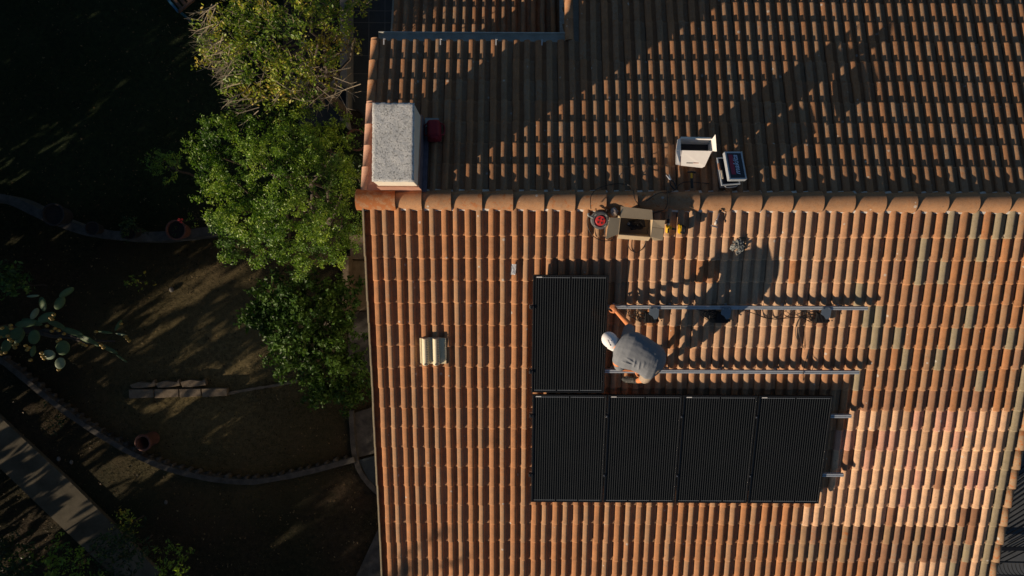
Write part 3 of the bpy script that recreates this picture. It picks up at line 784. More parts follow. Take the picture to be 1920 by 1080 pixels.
def hand(wr, pdir, side, curl):
    pdir = pdir.normalized(); upv = Vector((0, 0, 1)); s = pdir.cross(upv).normalized()*side; upv = s.cross(pdir)*side
    palm = wr+pdir*.055
    m.ell(wr+pdir*.048, (.040, .052, .018), SK, 12, 8, rot=Matrix((s, pdir, upv)).transposed())
    for k, (o_, l_) in enumerate(((-.030, .060), (-.010, .074), (.010, .070), (.029, .055))):
        a = wr+pdir*.088+s*o_; b = a+pdir*l_*.5-upv*l_*.25*curl; c = b+pdir*l_*.15-upv*l_*.5*curl
        capsule(m, a, b, .0098, .009, SK, 8); capsule(m, b, c, .009, .0075, SK, 8)
    a = wr+pdir*.030-s*.036; b = a+pdir*.030-s*.028-upv*.012; c = b+pdir*.030-s*.004-upv*.016
    capsule(m, a, b, .013, .011, SK, 8); capsule(m, b, c, .011, .009, SK, 8)
hand(J['rw'], W3(1147, 573, .19)-J['rw'], 1, .9)
hand(J['lw'], W3(1204, 699, .47)-J['lw'], -1, .6)
COL.objects.link(worker); worker.matrix_world = Matrix.Translation(wbase)
tag(worker, "person in white cap and grey t-shirt bent over the rails, reaching for the panel edge", "person")
def wp(o):
    o.parent = worker; o.matrix_parent_inverse = worker.matrix_world.inverted(); return o
WI = Matrix.Translation(-wbase)
b = m.build("body"); b.data.transform(WI); b.parent = worker; remesh(b, .0065, 4)
# shirt
m = MB(); SH = M['shirt']
ax = Vector((.92, .39)); pp = Vector((-.39, .92)); rings = []
spec = [(-7, -1, 11, .875, .055), (-1, -1, 26, .88, .085), (8, -2, 35, .89, .105), (22, -4, 37, .90, .125), (38, -5, 35, .89, .13), (54, -3, 34, .865, .14), (68, 0, 35, .83, .15), (79, 0, 31, .79, .15), (87, -3, 20, .75, .12), (92, -3, 8, .73, .07)]
vs = []; n = 24
for (al, pe, hw, h, th) in spec:
    cxy = Vector((1160, 652))+ax*al+pp*pe
    for k in range(n):
        a = 2*math.pi*k/n; ew = math.copysign(abs(math.cos(a))**.85, math.cos(a))
        pxy = cxy+pp*hw*ew
        hh = h+th*math.sin(a)*(1.0 if math.sin(a) > 0 else .9)-.03*abs(ew)**2
        vs.append(W3(pxy.x, pxy.y, hh))
fs = [(i*n+k, i*n+(k+1) % n, (i+1)*n+(k+1) % n, (i+1)*n+k) for i in range(len(spec)-1) for k in range(n)]
fs += [tuple(range(n-1, -1, -1)), tuple((len(spec)-1)*n+k for k in range(n))]
m.add(vs, fs, SH)
el_ = J['re']; capsule(m, W3(1176, 634, .84), J['rs'].lerp(el_, .62), .085, .078, SH)
capsule(m, W3(1160, 674, .84), J['ls'].lerp(J['le'], .6), .085, .078, SH)
# folds: soft ridges radiating over the lower back
for (p, q_) in (((1228, 692), (1236, 667)), ((1220, 695), (1229, 668)), ((1212, 694), (1219, 672)), ((1205, 690), (1209, 674)), ((1197, 694), (1200, 672)), ((1188, 690), (1192, 668)), ((1212, 650), (1236, 668)), ((1196, 642), (1224, 656)), ((1176, 640), (1172, 622)), ((1184, 646), (1182, 628)), ((1163, 676), (1185, 684)), ((1170, 668), (1195, 684))):
    A_ = W3(p[0], p[1], .93); B_ = W3(q_[0], q_[1], .93)
    ins = []
    for f in (0, .25, .5, .75, 1):
        pq = Vector(p).lerp(Vector(q_), f); al = (pq-Vector((1160, 652))).dot(ax)
        h0 = float(np.interp(al, [s_[0] for s_ in spec], [s_[3]+s_[4]*.92 for s_ in spec]))
        pe = (pq-Vector((1160, 652))).dot(pp); hw = float(np.interp(al, [s_[0] for s_ in spec], [s_[2] for s_ in spec]))
        h0 -= (.12*min(1, abs(pe/hw))**3)
        ins.append(W3(pq.x, pq.y, h0-.003))
    m.tube(ins, [.003, .010, .013, .010, .003], SH, 8)
sh = m.build("shirt"); sh.data.transform(WI); sh.parent = worker; remesh(sh, .0085, 6, (.008, .10))
# shorts
m = MB(); KH = M['shorts']
m.ell(J['pelvis'], (.12, .15, .11), KH, 16, 10)
for a in ('r', 'l'):
    capsule(m, J[a+'h'], J[a+'h'].lerp(J[a+'k'], .92), .095, .080, KH)
so_ = m.build("shorts"); so_.data.transform(WI); so_.parent = worker; remesh(so_, .009, 4, (.016, .04))
# shoes
for a, toe in (('l', (1171, 711)), ('r', (1210, 655))):
    an = J[a+'a']; fl = W3(toe[0], toe[1], .055); sole0 = an.copy(); sole0.z -= .045
    fl.z = sole0.z-.01+(0); d_ = (fl-sole0); d_.z = d_.z; u_ = d_.normalized(); L_ = .285
    m = MB(); rot = Matrix((u_, Vector((0,0,1)).cross(u_).normalized(), u_.cross(Vector((0,0,1)).cross(u_).normalized()))).transposed()
    heel = sole0-u_*.055
    outl = []
    for k in range(24):
        t = 2*math.pi*k/24; x = .5+.5*math.cos(t); wd = (.046 if x > .5 else .036)*math.sin(t)
        outl.append((x*L_, wd))
    X = Matrix.Translation(heel) @ rot.to_4x4()
    m.prism(outl, -.035, -.014, M['sole'], X)
    m.prism([(x*.97+.004, y*.94) for x, y in outl], -.014, .018, M['shoe'], X)
    capsule(m, X@Vector((.035, 0, .02)), X@Vector((.11, 0, .035)), .040, .040, M['shoe']); capsule(m, X@Vector((.11, 0, .025)), X@Vector((.24, 0, .0)), .042, .036, M['shoe'])
    for q in range(6): m.box((.085+q*.026, 0, .068-q*.008), (.009, .056, .010), M['sole'], X)
    for sy in (-1, 1): m.box((.15, sy*.040, .012), (.16, .006, .022), M['sole'], X)
    m.tube([X@Vector((.19+.05*math.cos(t_), .036*math.sin(t_), .030-.012*abs(math.cos(t_)))) for t_ in np.linspace(-1.3, 1.3, 9)], .003, M['sole'], 5)
    o = m.build("shoe", smooth=False); o.data.transform(WI); o.parent = worker
# cap
m = MB(); CP = M['cap']
cc = W3(1137.5, 631.5, .86)
n, nv = 28, 9; vs = []; axc = Vector((cc-hd)).normalized()
crown_up = (-fdir*.25+Vector((-.12, .05, 1))).normalized(); 
bdir = (W3(1153, 647, .92)-cc); bdir -= crown_up*bdir.dot(crown_up); bdir.normalize(); sdir = crown_up.cross(bdir)
C0 = hd+crown_up*.012
RX, RS, RZ = .116, .100, .098
for j in range(nv+1):
    ph = math.pi/2*j/nv
    for i in range(n):
        th = 2*math.pi*i/n; rr = math.cos(ph); seam = 1-.012*(abs(math.sin(th*3))**14)
        vs.append(C0+(bdir*RX*math.cos(th)*rr+sdir*RS*math.sin(th)*rr)*seam+crown_up*RZ*math.sin(ph)*seam)
fs = [(j*n+i, j*n+(i+1) % n, (j+1)*n+(i+1) % n, (j+1)*n+i) for j in range(nv) for i in range(n)]
m.add(vs, fs, CP); m.lathe([(.008, .0), (.006, .006), (0, .008)], CP, 8, X=Matrix.Translation(C0+crown_up*(RZ-.002)))
# brim
vs = []; nb = 16
for r_ in range(5):
    f = r_/4
    for k in range(nb+1):
        a = -1.15+2.3*k/nb
        ex = .098*f*math.cos(a*1.2)
        p = C0+bdir*(RX*math.cos(a)*.99+ex)+sdir*RS*math.sin(a)*(.99+.10*f)-crown_up*(.004+.014*f*f+.03*abs(math.sin(a))**2*f)
        vs.append(p)
w_ = nb+1; fs = [(r_*w_+k, r_*w_+k+1, (r_+1)*w_+k+1, (r_+1)*w_+k) for r_ in range(4) for k in range(nb)]
m.add(vs+[v-crown_up*.004 for v in vs], fs+[tuple(5*w_+i for i in f[::-1]) for f in fs], CP)
cap = m.build("cap", smooth=True); cap.data.transform(WI); cap.parent = worker; cap["label"] = "white baseball cap worn backwards with a small dark tick mark"
m = MB(); pts = []
for f in np.linspace(0, 1, 15):
    # tick shaped mark lying on the crown
    if f < .28: g_ = f/.28; uv = (.046-.004*g_, -.030-.016*g_)
    else: g_ = (f-.28)/.72; uv = (.042-.085*g_, -.046+.028*g_*1.0)
    a2 = uv[0]; b2 = uv[1]; h2 = RZ*math.sqrt(max(0, 1-(a2/RX)**2-(b2/RS)**2))
    pts.append(C0+bdir*a2+sdir*b2*1+crown_up*(h2+.0015))
m.tube(pts, [.0012+.0035*math.sin(math.pi*min(1, f*1.6))**2 if f < .62 else .0012+.0023*(1-f) for f in np.linspace(0, 1, 15)], M['ink'], 6)
o = m.build("tick_mark"); o.data.transform(WI); o.parent = cap

# ================================================================ TOOLS AND BOXES ON THE ROOF
# open cardboard box
cb = thing("cardboard_box", rframe(1190, 423, .035, R(-3)), "open brown cardboard box with flaps spread wide, standing just below the ridge", "box")
CD = M['card']; bw, bd, bh = .43, .235, .24
m = MB(); th = .005
# box stands level: undo the roof pitch
cb.matrix_world = Matrix.Translation(onroof(1186, 421, .05, 'l')) @ Matrix.Rotation(AL*.9, 4, 'X') @ Matrix.Rotation(R(-4), 4, 'Z')
m.box((0, 0, th/2), (bw, bd, th), CD)
m.box((-bw/2+th/2, 0, bh/2+th), (th, bd-2*th, bh), CD); m.box((bw/2-th/2, 0, bh/2+th), (th, bd-2*th, bh), CD)
m.box((0, -bd/2+th/2, bh/2+th), (bw, th, bh), CD); m.box((0, bd/2-th/2, bh/2+th), (bw, th, bh), CD)
m.build("carton", cb)
def flap(pts, name="flap"):
    m = MB(); n_ = len(pts); a = [Vector(p) for p in pts]; nn = (a[1]-a[0]).cross(a[2]-a[0]).normalized()*.004
    m.add([*a, *[p-nn for p in a]], [tuple(range(n_)), tuple(range(2*n_-1, n_-1, -1))]+[(i, n_+i, n_+(i+1) % n_, (i+1) % n_) for i in range(n_)], CD)
    return m.build(name, cb)
z1 = bh+.004
flap([(-bw/2, -bd/2+.01, z1), (-bw/2, bd/2-.01, z1), (-bw/2-.145, bd/2-.01, z1+.045), (-bw/2-.165, -bd/2-.06, z1+.05)])
flap([(bw/2, bd/2-.005, z1), (bw/2, bd/2-.10, z1), (bw/2+.16, bd/2-.11, z1-.03), (bw/2+.165, bd/2-.0, z1-.02)])
flap([(bw/2, bd/2-.105, z1), (bw/2, -bd/2+.01, z1), (bw/2+.04, -bd/2-.04, z1-.012), (bw/2+.165, -bd/2-.03, z1-.025), (bw/2+.16, bd/2-.115, z1-.035)])
flap([(-bw/2+.005, -bd/2, z1), (-bw/2-.0, -bd/2-.055, z1-.045), (bw/2-.02, -bd/2-.055, z1-.045), (bw/2-.005, -bd/2, z1)])
flap([(-bw/2+.005, bd/2, z1), (bw/2-.005, bd/2, z1), (bw/2-.02, bd/2+.12, z1-.04), (-bw/2+.0, bd/2+.135, z1-.045)])
inv = thing("spare_microinverter", cb.matrix_world @ Matrix.Translation((.03, .01, .012)), "dark bundle of leads and connectors lying inside the open cardboard box", "cable bundle")
m = MB(); m.box((.02, .01, .05), (.20, .12, .05), M['blackp'], rz=.3); m.box((-.07, -.0, .075), (.09, .07, .04), M['blackp'], rz=-.5)
for q in range(9):
    a = random.uniform(0, 6.28); c0 = Vector((random.uniform(-.06, .08), random.uniform(-.03, .03), .10+random.uniform(0, .04)))
    m.tube(bez([c0+Vector((.05*math.cos(a+t), .04*math.sin(a+t), .01*math.sin(3*t))) for t in (0, 1.2, 2.4, 3.6, 4.8)], 5), .006, M['blackp'], 6)
m.lathe([(.016, .10), (.018, .12), (.006, .121)], M['greyp'], 12, c=(-.105, .015, 0))
m.build("bundle", inv, bevel=.002)
# clear wrap beside the box
m = MB(); m.box((0, 0, .03), (.11, .13, .05), M['copper'], taper=.8)
# cable reel
rl = thing("cable_reel", rframe(1124, 411, .05, R(20)), "round cable reel with a red four socket face, left of the cardboard box", "cable reel")
m = MB(); m.lathe([(.0, .0), (.118, .0), (.122, .012), (.108, .03), (.085, .035), (.085, .08), (.110, .085), (.120, .095), (.112, .108), (.088, .112), (.078, .100), (.0, .100)], M['reel'], 28)
for k in range(4):
    a = k*math.pi/2+.4; m.box((.100*math.cos(a), .100*math.sin(a), .112), (.03, .012, .006), M['greyp'], rz=a+1.57)
m.build("drum", rl, smooth=False)
m = MB(); m.lathe([(.066, .100), (.066, .116), (.060, .119), (.0, .119)], M['red'], 28); m.build("socket_face", rl)
m = MB()
for k in range(4):
    a = k*math.pi/2+.2; c_ = (.034*math.cos(a), .034*math.sin(a), 0)
    m.lathe([(.018, .1195), (.017, .1225), (.015, .1225), (.014, .1197)], M['red'], 14, c=c_); m.disc(.0135, .1203, M['ink'], 14, c=c_[:2])
m.build("socket", rl)
m = MB(); m.tube(bez([(-.075, .06, .10), (-.11, .10, .11), (-.13, .12, .12), (-.12, .145, .11)], 5), .012, M['greyp'], 8)
m.tube([(.10, -.03, .11), (.14, -.05, .12), (.16, -.04, .12)], .006, M['steel'], 6)
m.build("handle", rl, smooth=True)
for pts in (((1108, 392, .16), (1107, 380, .20), (1109, 366, .16, 'u'), (1120, 354, .08, 'u'), (1145, 346, .05, 'u'), (1170, 345, .05, 'u'), (1185, 352, .10, 'u'), (1190, 372, .16, 'u'), (1196, 382, .14), (1200, 388, .1)),
            ((1106, 398, .1), (1101, 412, .06), (1103, 428, .06), (1112, 442, .06), (1128, 451, .06), (1146, 450, .06), (1152, 444, .06)),
            ((1138, 421, .1), (1134, 432, .06), (1136, 446, .06), (1150, 452, .06))):
    cable("reel_lead", pts, .0055, parent=rl)
cable("extension_cable", ((1212, 377, .17), (1235, 362, .12, 'u'), (1262, 358, .06, 'u'), (1275, 345, .05, 'u'), (1292, 341, .06, 'u'), (1330, 344, .05, 'u')), .0055, "black cable crossing the ridge and curving over to the silver tool case")
cable("loose_cable", ((1250, 350, .1, 'u'), (1251, 368, .14, 'u'), (1251, 384, .12), (1244, 394, .05), (1225, 400, .05)), .0055, "short black cable dropping over the ridge to the right of the cardboard box")
cable("hanging_lead", ((1180, 447, .06), (1178, 458, .06), (1182, 468, .055), (1192, 473, .055), (1202, 469, .055), (1209, 459, .055), (1212, 448, .06)), .005, "thin black lead looping out below the cardboard box")
pl = thing("packing_wrap", rframe(1151, 397, .06, R(10)), "crumpled clear packing wrap between the cable reel and the cardboard box", "packing wrap")
m = MB(); m.ell((0, 0, .03), (.05, .065, .035), mat("clear_wrap", (.42,.36,.33), .25, n=.3, nscale=60, bump=.02, bscale=30), 14, 8); m.build("wrap", pl, smooth=True)
# drill
dr = thing("cordless_drill", rframe(1251, 425, .07, 0), "yellow and black cordless drill lying against the right flaps of the cardboard box", "drill")
m = MB(); m.tube([(0, -.075, .035), (0, -.06, .04), (0, .03, .04)], [.018, .030, .028], M['yellow'], 12); m.box((.03, -.01, .035), (.05, .035, .03), M['yellow']); m.build("housing", dr, bevel=.003)
m = MB(); m.box((0, -.045, .068), (.016, .06, .008), M['blackp']); m.tube([(0, .03, .04), (0, .055, .04)], .022, M['steel'], 12); m.tube([(0, .055, .04), (0, .10, .04), (0, .115, .04)], [.022, .019, .008], M['blackp'], 12); m.tube([(0, .11, .04), (0, .165, .04)], .004, M['ink'], 6)
m.build("chuck", dr)
m = MB(); m.box((.085, -.025, .03), (.07, .028, .026), M['blackp'], rz=-.2); m.build("grip", dr, bevel=.004)
bt = thing("battery_pack", rframe(1275.5, 428, .05, R(0)), "yellow and black battery block standing on the tiles right of the drill", "battery")
m = MB(); m.box((-.022, 0, .055), (.026, .115, .11), M['yellow']); m.box((-.018, -.035, .112), (.012, .02, .006), M['ink']); m.build("yellow_shell", bt, bevel=.005)
m = MB(); m.box((.020, -.005, .06), (.055, .10, .12), M['blackp']); m.box((.025, .0, .13), (.02, .05, .03), M['blackp']); m.build("black_shell", bt, bevel=.006)
# silver-handled brush / hammer standing below ridge
hm = thing("hammer", rframe(1343, 411, .05, R(-16)), "steel hammer with a pale grip lying below the ridge, right of the battery block", "hammer")
m = MB(); m.tube([(0, -.06, .03), (0, .10, .03)], .007, M['steel'], 8); m.build("handle", hm, smooth=True)
m = MB(); m.tube([(0, -.075, .03), (0, -.01, .03)], .015, mat("pale_grip", (.55,.52,.48), .5), 10); m.build("grip", hm, smooth=True)
m = MB(); m.box((0, -.095, .035), (.10, .022, .022), M['steel'], taper=.8); m.box((.0, .12, .035), (.035, .035, .02), M['blackp']); m.build("head", hm, bevel=.003)
# heap of clamps
hp = thing("clamp_heap", rframe(1382, 462, .045, R(15)), "heap of small grey clamps and brackets lying on the pale tiles", "clamps")
for q in range(34):
    a = random.uniform(0, 6.28); r_ = .085*math.sqrt(random.random()); x = r_*math.cos(a)*.95; y = r_*math.sin(a)*1.15; z = .012+max(0, .05*(1-r_/.09))*random.random()
    m = MB(); X = Matrix.Translation((x, y, z)) @ Matrix.Rotation(random.uniform(0, 6.28), 4, 'Z') @ Matrix.Rotation(random.uniform(-.5, .5), 4, 'X')
    m.box((0, 0, 0), (.045, .030, .003), M['greyp'], X); m.box((-.02, 0, .010), (.003, .030, .02), M['greyp'], X); m.box((.02, 0, -.008), (.003, .030, .016), M['greyp'], X); m.lathe([(.007, .002), (.007, .009), (0, .009)], M['ink'], 6, X)
    m.build("clamp", hp)
# white open carton
wb = thing("white_carton", Matrix.Translation(onroof(1299, 293, .055, 'u')) @ Matrix.Rotation(AU*.7, 4, 'X') @ Matrix.Rotation(R(-1), 4, 'Z'), "open white cardboard box with small orange print, on the shaded slope above the ridge", "box")
CW = M['cardw']; m = MB(); bw, bd, bh = .42, .17, .20; th = .004; yb = .085
m.box((0, yb, th/2), (bw, bd, th), M['ink']); m.box((-bw/2, yb, bh/2), (th, bd, bh), CW); m.box((bw/2, yb, bh/2), (th, bd, bh), CW)  # floor coloured black to stand for shade inside the white carton
m.box((0, yb-bd/2, bh/2), (bw, th, bh), CW); m.box((0, yb+bd/2, bh/2), (bw, th, bh), CW); m.build("carton", wb)
def wflap(pts, name="flap"):
    m = MB(); n_ = len(pts); a = [Vector(p) for p in pts]; nn = (a[1]-a[0]).cross(a[2]-a[0]).normalized()*.003
    m.add([*a, *[p-nn for p in a]], [tuple(range(n_)), tuple(range(2*n_-1, n_-1, -1))]+[(i, n_+i, n_+(i+1) % n_, (i+1) % n_) for i in range(n_)], CW)
    return m.build(name, wb)
z1 = bh; y0 = yb-bd/2
fl = wflap([(bw/2-.01, y0, z1), (-bw/2+.005, y0, z1), (-bw/2+.03, y0-.165, z1-.125), (.10, y0-.185, z1-.14), (bw/2-.075, y0-.17, z1-.125)])
wflap([(-bw/2, y0, z1), (-bw/2, yb+bd/2, z1+.002), (-bw/2-.055, yb+bd/2-.05, z1+.07), (-bw/2-.075, y0-.02, z1+.06)])
wflap([(-bw/2-.0, y0-.002, z1), (-bw/2-.075, y0-.02, z1+.055), (-bw/2-.045, y0-.16, z1-.10), (-bw/2+.02, y0-.163, z1-.123)])
wflap([(bw/2, yb+bd/2, z1), (bw/2, y0, z1), (bw/2+.035, y0-.03, z1+.06), (bw/2+.02, yb+bd/2+.03, z1+.08)])
wflap([(-bw/2, yb+bd/2, z1), (bw/2, yb+bd/2, z1), (bw/2-.01, yb+bd/2+.03, z1-.02), (-bw/2+.01, yb+bd/2+.03, z1-.02)])
m = MB(); xx = -.11
for q in range(9):
    wd = random.choice([.005, .008, .006]); m.box((xx, y0-.135, z1-.100), (wd, .010, .006), M['ink']); xx += wd+.0035
m.box((xx+.035, y0-.133, z1-.0985), (.07, .007, .006), mat("orange_print", (.5,.16,.06), .6))
m.build("print", wb)
# tool case
tcX = Matrix.Translation(onroof(1364, 325, .05, 'u')) @ Matrix.Rotation(AU, 4, 'X') @ Matrix.Rotation(R(5), 4, 'Z')
tc_ = thing("tool_case", tcX, "half open silver framed tool case with black lettered lid on the shaded slope", "tool case")
cw, cd, hh = .235, .385, .10
m = MB(); m.box((-.02, -.01, hh/2), (cw, cd, hh), M['caseblack'])
for sx in (-1, 1): m.box((-.02+sx*cw/2, -.01, hh), (.016, cd+.016, .022), M['alu'])
for sy in (-1, 1): m.box((-.02, -.01+sy*cd/2, hh), (cw-.016, .016, .022), M['alu'])
m.build("tray", tc_, bevel=.002)
lidX = Matrix.Translation((.045, .015, hh+.075)) @ Matrix.Rotation(R(9), 4, 'Y')
m = MB(); m.box((0, 0, 0), (cw, cd, .055), M['caseblack'], lidX); m.build("lid", tc_, bevel=.002)
m = MB()
for sx in (-1, 1): m.box((sx*(cw/2-.004), 0, .002), (.022, cd+.012, .062), M['alu'], lidX)
for sy in (-1, 1): m.box((0, sy*(cd/2-.004), .002), (cw-.032, .022, .062), M['alu'], lidX)
for sx in (-1, 1):
    for sy in (-1, 1): m.ell(lidX@Vector((sx*cw/2, sy*cd/2, .03)), (.012, .012, .008), M['steel'], 8, 6)
m.build("lid_frame", tc_, bevel=.003)
m = MB(); m.box((-.118-.02, .06, hh+.01), (.022, .09, .03), M['copper']); m.box((-.118, -.06, hh+.01), (.02, .12, .03), mat("tan_tool", (.42,.36,.28), .6)); m.build("tools", tc_, bevel=.003)
m = MB(); m.tube(bez([(-.09, -cd/2-.012, .06), (-.05, -cd/2-.035, .06), (.05, -cd/2-.03, .06), (.08, -cd/2-.012, .06)], 5), .006, M['steel'], 8); m.build("handle", tc_, smooth=True)
m = MB(); m.box((-.048, .015, .0282), (.058, .285, .001), M['magenta'], lidX); m.build("badge", tc_)
cu = bpy.data.curves.new("case_lettering", 'FONT'); cu.body = "makita"; cu.size = .105; cu.shear = .3; cu.offset = .0018; cu.extrude = .0006; cu.align_x = 'CENTER'; cu.align_y = 'CENTER'
tmp = bpy.data.objects.new("tmp", cu); COL.objects.link(tmp)
bpy.context.view_layer.update()
me = bpy.data.meshes.new_from_object(tmp); bpy.data.objects.remove(tmp)
me.materials.clear(); me.materials.append(M['badge'])
tx = bpy.data.objects.new("lettering", me); COL.objects.link(tx); tx.parent = tc_
tx.matrix_local = lidX @ Matrix.Translation((.012, .01, .0296)) @ Matrix.Rotation(R(90), 4, 'Z')
# claw hammer on upper slope
h2 = thing("claw_hammer", rframe(1296, 335, .05, R(-1), 'u'), "hammer with a yellow neck and black grip lying beside the white box", "hammer")
m = MB(); m.tube([(0, .06, .02), (0, .02, .02)], .012, M['yellow'], 8); m.box((0, .03, .025), (.022, .075, .018), M['yellow']); m.build("neck", h2, bevel=.002)
m = MB(); m.box((0, -.075, .022), (.034, .14, .024), M['blackp']); m.build("grip", h2, bevel=.006)
m = MB(); m.tube([(-.055, .078, .03), (-.03, .085, .03), (.02, .085, .03), (.055, .075, .03)], [.008, .013, .013, .014], M['blackp'], 8); m.build("head", h2)
# pliers bundle
pb = thing("pliers", rframe(1256, 338, .05, R(25), 'u'), "dark pliers lying open on the shaded slope left of the yellow necked hammer", "pliers")
for s in (-1, 1):
    m = MB(); m.tube(bez([(s*.006, .0, .02), (s*.028, -.05, .02), (s*.024, -.11, .02), (s*.012, -.15, .02)], 5), .010, M['blackp'], 8); m.build("handle", pb, smooth=True)
m = MB(); m.tube([(0, -.01, .02), (-.012, .05, .02), (-.02, .085, .02)], [.014, .009, .004], M['steel'], 6); m.tube([(0, -.01, .02), (.014, .05, .02), (.022, .08, .02)], [.014, .009, .004], M['steel'], 6); m.build("jaw", pb)
# crimson bag by the chimney
rb = thing("red_bag", rframe(815, 250, .05, R(3), 'u'), "dark red bag with side loops resting on the shaded tiles beside the chimney", "bag")
m = MB(); m.box((0, 0, .09), (.20, .30, .17), M['redd'], taper=.80); o = m.build("bag_body", rb, bevel=.035, seg=4)
m = MB(); m.box((0, -.125, .10), (.15, .06, .12), M['redd'], taper=.7); m.build("pocket", rb, bevel=.02, seg=3)
for s in (-1, 1):
    m = MB(); m.tube(bez([(s*.09, .10, .10), (s*.135, .07, .07), (s*.14, 0, .06), (s*.125, -.06, .07), (s*.085, -.08, .10)], 5), .010, M['redd'], 6); m.build("strap", rb, smooth=True)
m = MB(); m.tube([(.03, -.15, .13), (.07, -.10, .15)], .004, M['white'], 5); m.build("zip_pull", rb)
# silver wrapper
sv = rframe(963, 505, .056, R(-4)); m = MB()
g1, g2 = 6, 10; vs = [((i/g1-.5)*.062, (j/g2-.5)*.15, .004+.006*random.random()) for j in range(g2+1) for i in range(g1+1)]
m.add(vs, [(j*(g1+1)+i, j*(g1+1)+i+1, (j+1)*(g1+1)+i+1, (j+1)*(g1+1)+i) for j in range(g2) for i in range(g1)], mat("silver_foil", (.85,.83,.78), .35, .5))
o = m.build("foil_wrapper"); o.matrix_world = sv; tag(o, "crumpled silver white foil wrapper on a tile crown, left of the upper solar panel", "wrapper")

# ================================================================ GARDEN SETTING
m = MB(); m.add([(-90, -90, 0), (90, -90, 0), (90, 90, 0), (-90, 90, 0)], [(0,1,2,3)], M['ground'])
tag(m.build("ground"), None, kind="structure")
def polyz(pts, z): return [tuple(atz(x, y, z)) for x, y in pts]
def flat(name, pts, z0, z1, mt, kind="structure", lab=None, cat=None, group=None, bevel=0):
    P_ = [atz(x, y, z1) for x, y in pts]; m = MB(); m.prism([(p.x, p.y) for p in P_], z0, z1, mt)
    return tag(m.build(name, bevel=bevel), lab, cat, group, kind)
flat("path", [(-60, 722), (0, 782), (60, 838), (130, 902), (232, 1003), (300, 1075), (245, 1110), (165, 1036), (80, 955), (0, 878), (-60, 820)], 0, .10, M['path'])
# curved walls
def bandwall(name, pts, wpx, z1, mt, label, cat, n=6, scallop=False, hh=None):
    z1 = hh or z1
    c = bez([(x, y, 0) for x, y in pts], n); m = MB(); L_ = []; R_ = []
    for i, p in enumerate(c):
        d = (c[min(i+1, len(c)-1)]-c[max(i-1, 0)]).normalized(); nn = Vector((-d.y, d.x, 0)); j = random.uniform(-.6, .6)
        L_.append(atz(*(p+nn*(wpx/2+j)).xy, z1)); R_.append(atz(*(p-nn*(wpx/2+j)).xy, z1))
    vs = []
    for a, b_ in zip(L_, R_): vs += [(a.x, a.y, z1), (b_.x, b_.y, z1), (a.x, a.y, 0), (b_.x, b_.y, 0)]
    fs = []
    for i in range(len(c)-1):
        a = i*4; b_ = a+4; fs += [(a, a+1, b_+1, b_), (a+2, a, b_, b_+2), (a+1, a+3, b_+3, b_+1)]
    e = (len(c)-1)*4; fs += [(0, 2, 3, 1), (e, e+1, e+3, e+2)]
    m.add(vs, fs, mt)
    if label is None: return tag(m.build(name), None, kind="structure"), c
    t = thing(name, (c[0].x*0, 0, 0), label, cat); t.location = (L_[0]+R_[0])/2; t.location.z = 0
    o = m.build("coping", t); o.data.transform(Matrix.Translation(-t.location))
    if scallop:
        m = MB(); acc = 0
        for i in range(len(c)-1):
            seg = (c[i+1]-c[i]); acc += seg.length
            if acc > 11:
                acc = random.uniform(-3, 3); d = seg.normalized(); nn = Vector((-d.y, d.x, 0)); p = c[i]-nn*(wpx/2+1)
                q_ = atz(p.x, p.y, z1); rr_ = random.uniform(.035, .065); zt_ = z1-random.uniform(.01, .10); m.lathe([(rr_, 0), (rr_, zt_-.01), (rr_*.6, zt_+.01), (0, zt_+.012)], mt, 9, c=(q_.x, q_.y, 0))
        o = m.build("edging", t, smooth=False); o.data.transform(Matrix.Translation(-t.location))
    return t, c
bandwall("garden_wall", [(-40, 366), (20, 376), (80, 404), (150, 430), (215, 441), (300, 443), (385, 434), (440, 425)], 17, .5, M['concd'], "low curved stone wall with pots standing along its top", "wall")
bandwall("garden_wall", [(-30, 655), (20, 690), (90, 748), (168, 804), (260, 857), (350, 889), (460, 904), (560, 889), (664, 862)], 10, .45, M['concd'], "long curved wall edged with rounded stones round the dry lawn", "wall", scallop=True, hh=.2)
bandwall("kerb", [(658, 770), (660, 810), (666, 860), (685, 900), (730, 945)], 9, .14, M['concd'], None, None)
flat("paving", [(662, 775), (760, 745), (780, 830), (670, 858)], 0, .08, M['concd']); flat("paving", [(672, 863), (780, 834), (790, 990), (715, 930), (690, 898)], 0, .12, M['slate'])
flat("paving", [(668, 1080), (712, 985), (790, 960), (790, 1120), (640, 1120)], 0, .06, M['concd'])
# slabs
for k, (x0, x1) in enumerate(((241, 287), (289, 334), (336, 376), (378, 425))):
    flat("stone_slab", [(x0, 730.5-k*.6), (x1, 730-k*.6), (x1+.5, 745-k), (x0+1, 747.5-k)], 0, .13, M['brick'], None,
         ["first stone slab from the left in the straight row on the dry lawn", "second stone slab from the left in the straight row on the dry lawn", "third stone slab from the left in the straight row on the dry lawn", "rightmost stone slab in the straight row on the dry lawn"][k], "slab", "stone slabs in a straight row", .008)
for k, (x0, x1) in enumerate(((243, 289), (291, 335), (338, 384))):
    flat("broken_slab", [(x0, 722-k*3), (x0+18, 716-k*2), (x0+40, 719-k*2), (x1, 712-k), (x1+2, 724-k), (x0+20, 728-k), (x0+4, 728-k)], 0, .11, M['brick'], None,
         ["jagged slab piece lying behind the left end of the slab row", "broken slab piece lying behind the middle of the slab row", "broken slab piece lying behind the right part of the slab row"][k], "slab", "broken slabs behind the row", .006)
bandwall("kerb", [(427, 738), (470, 730), (520, 722), (560, 714)], 5, .05, M['brick'], None, None)
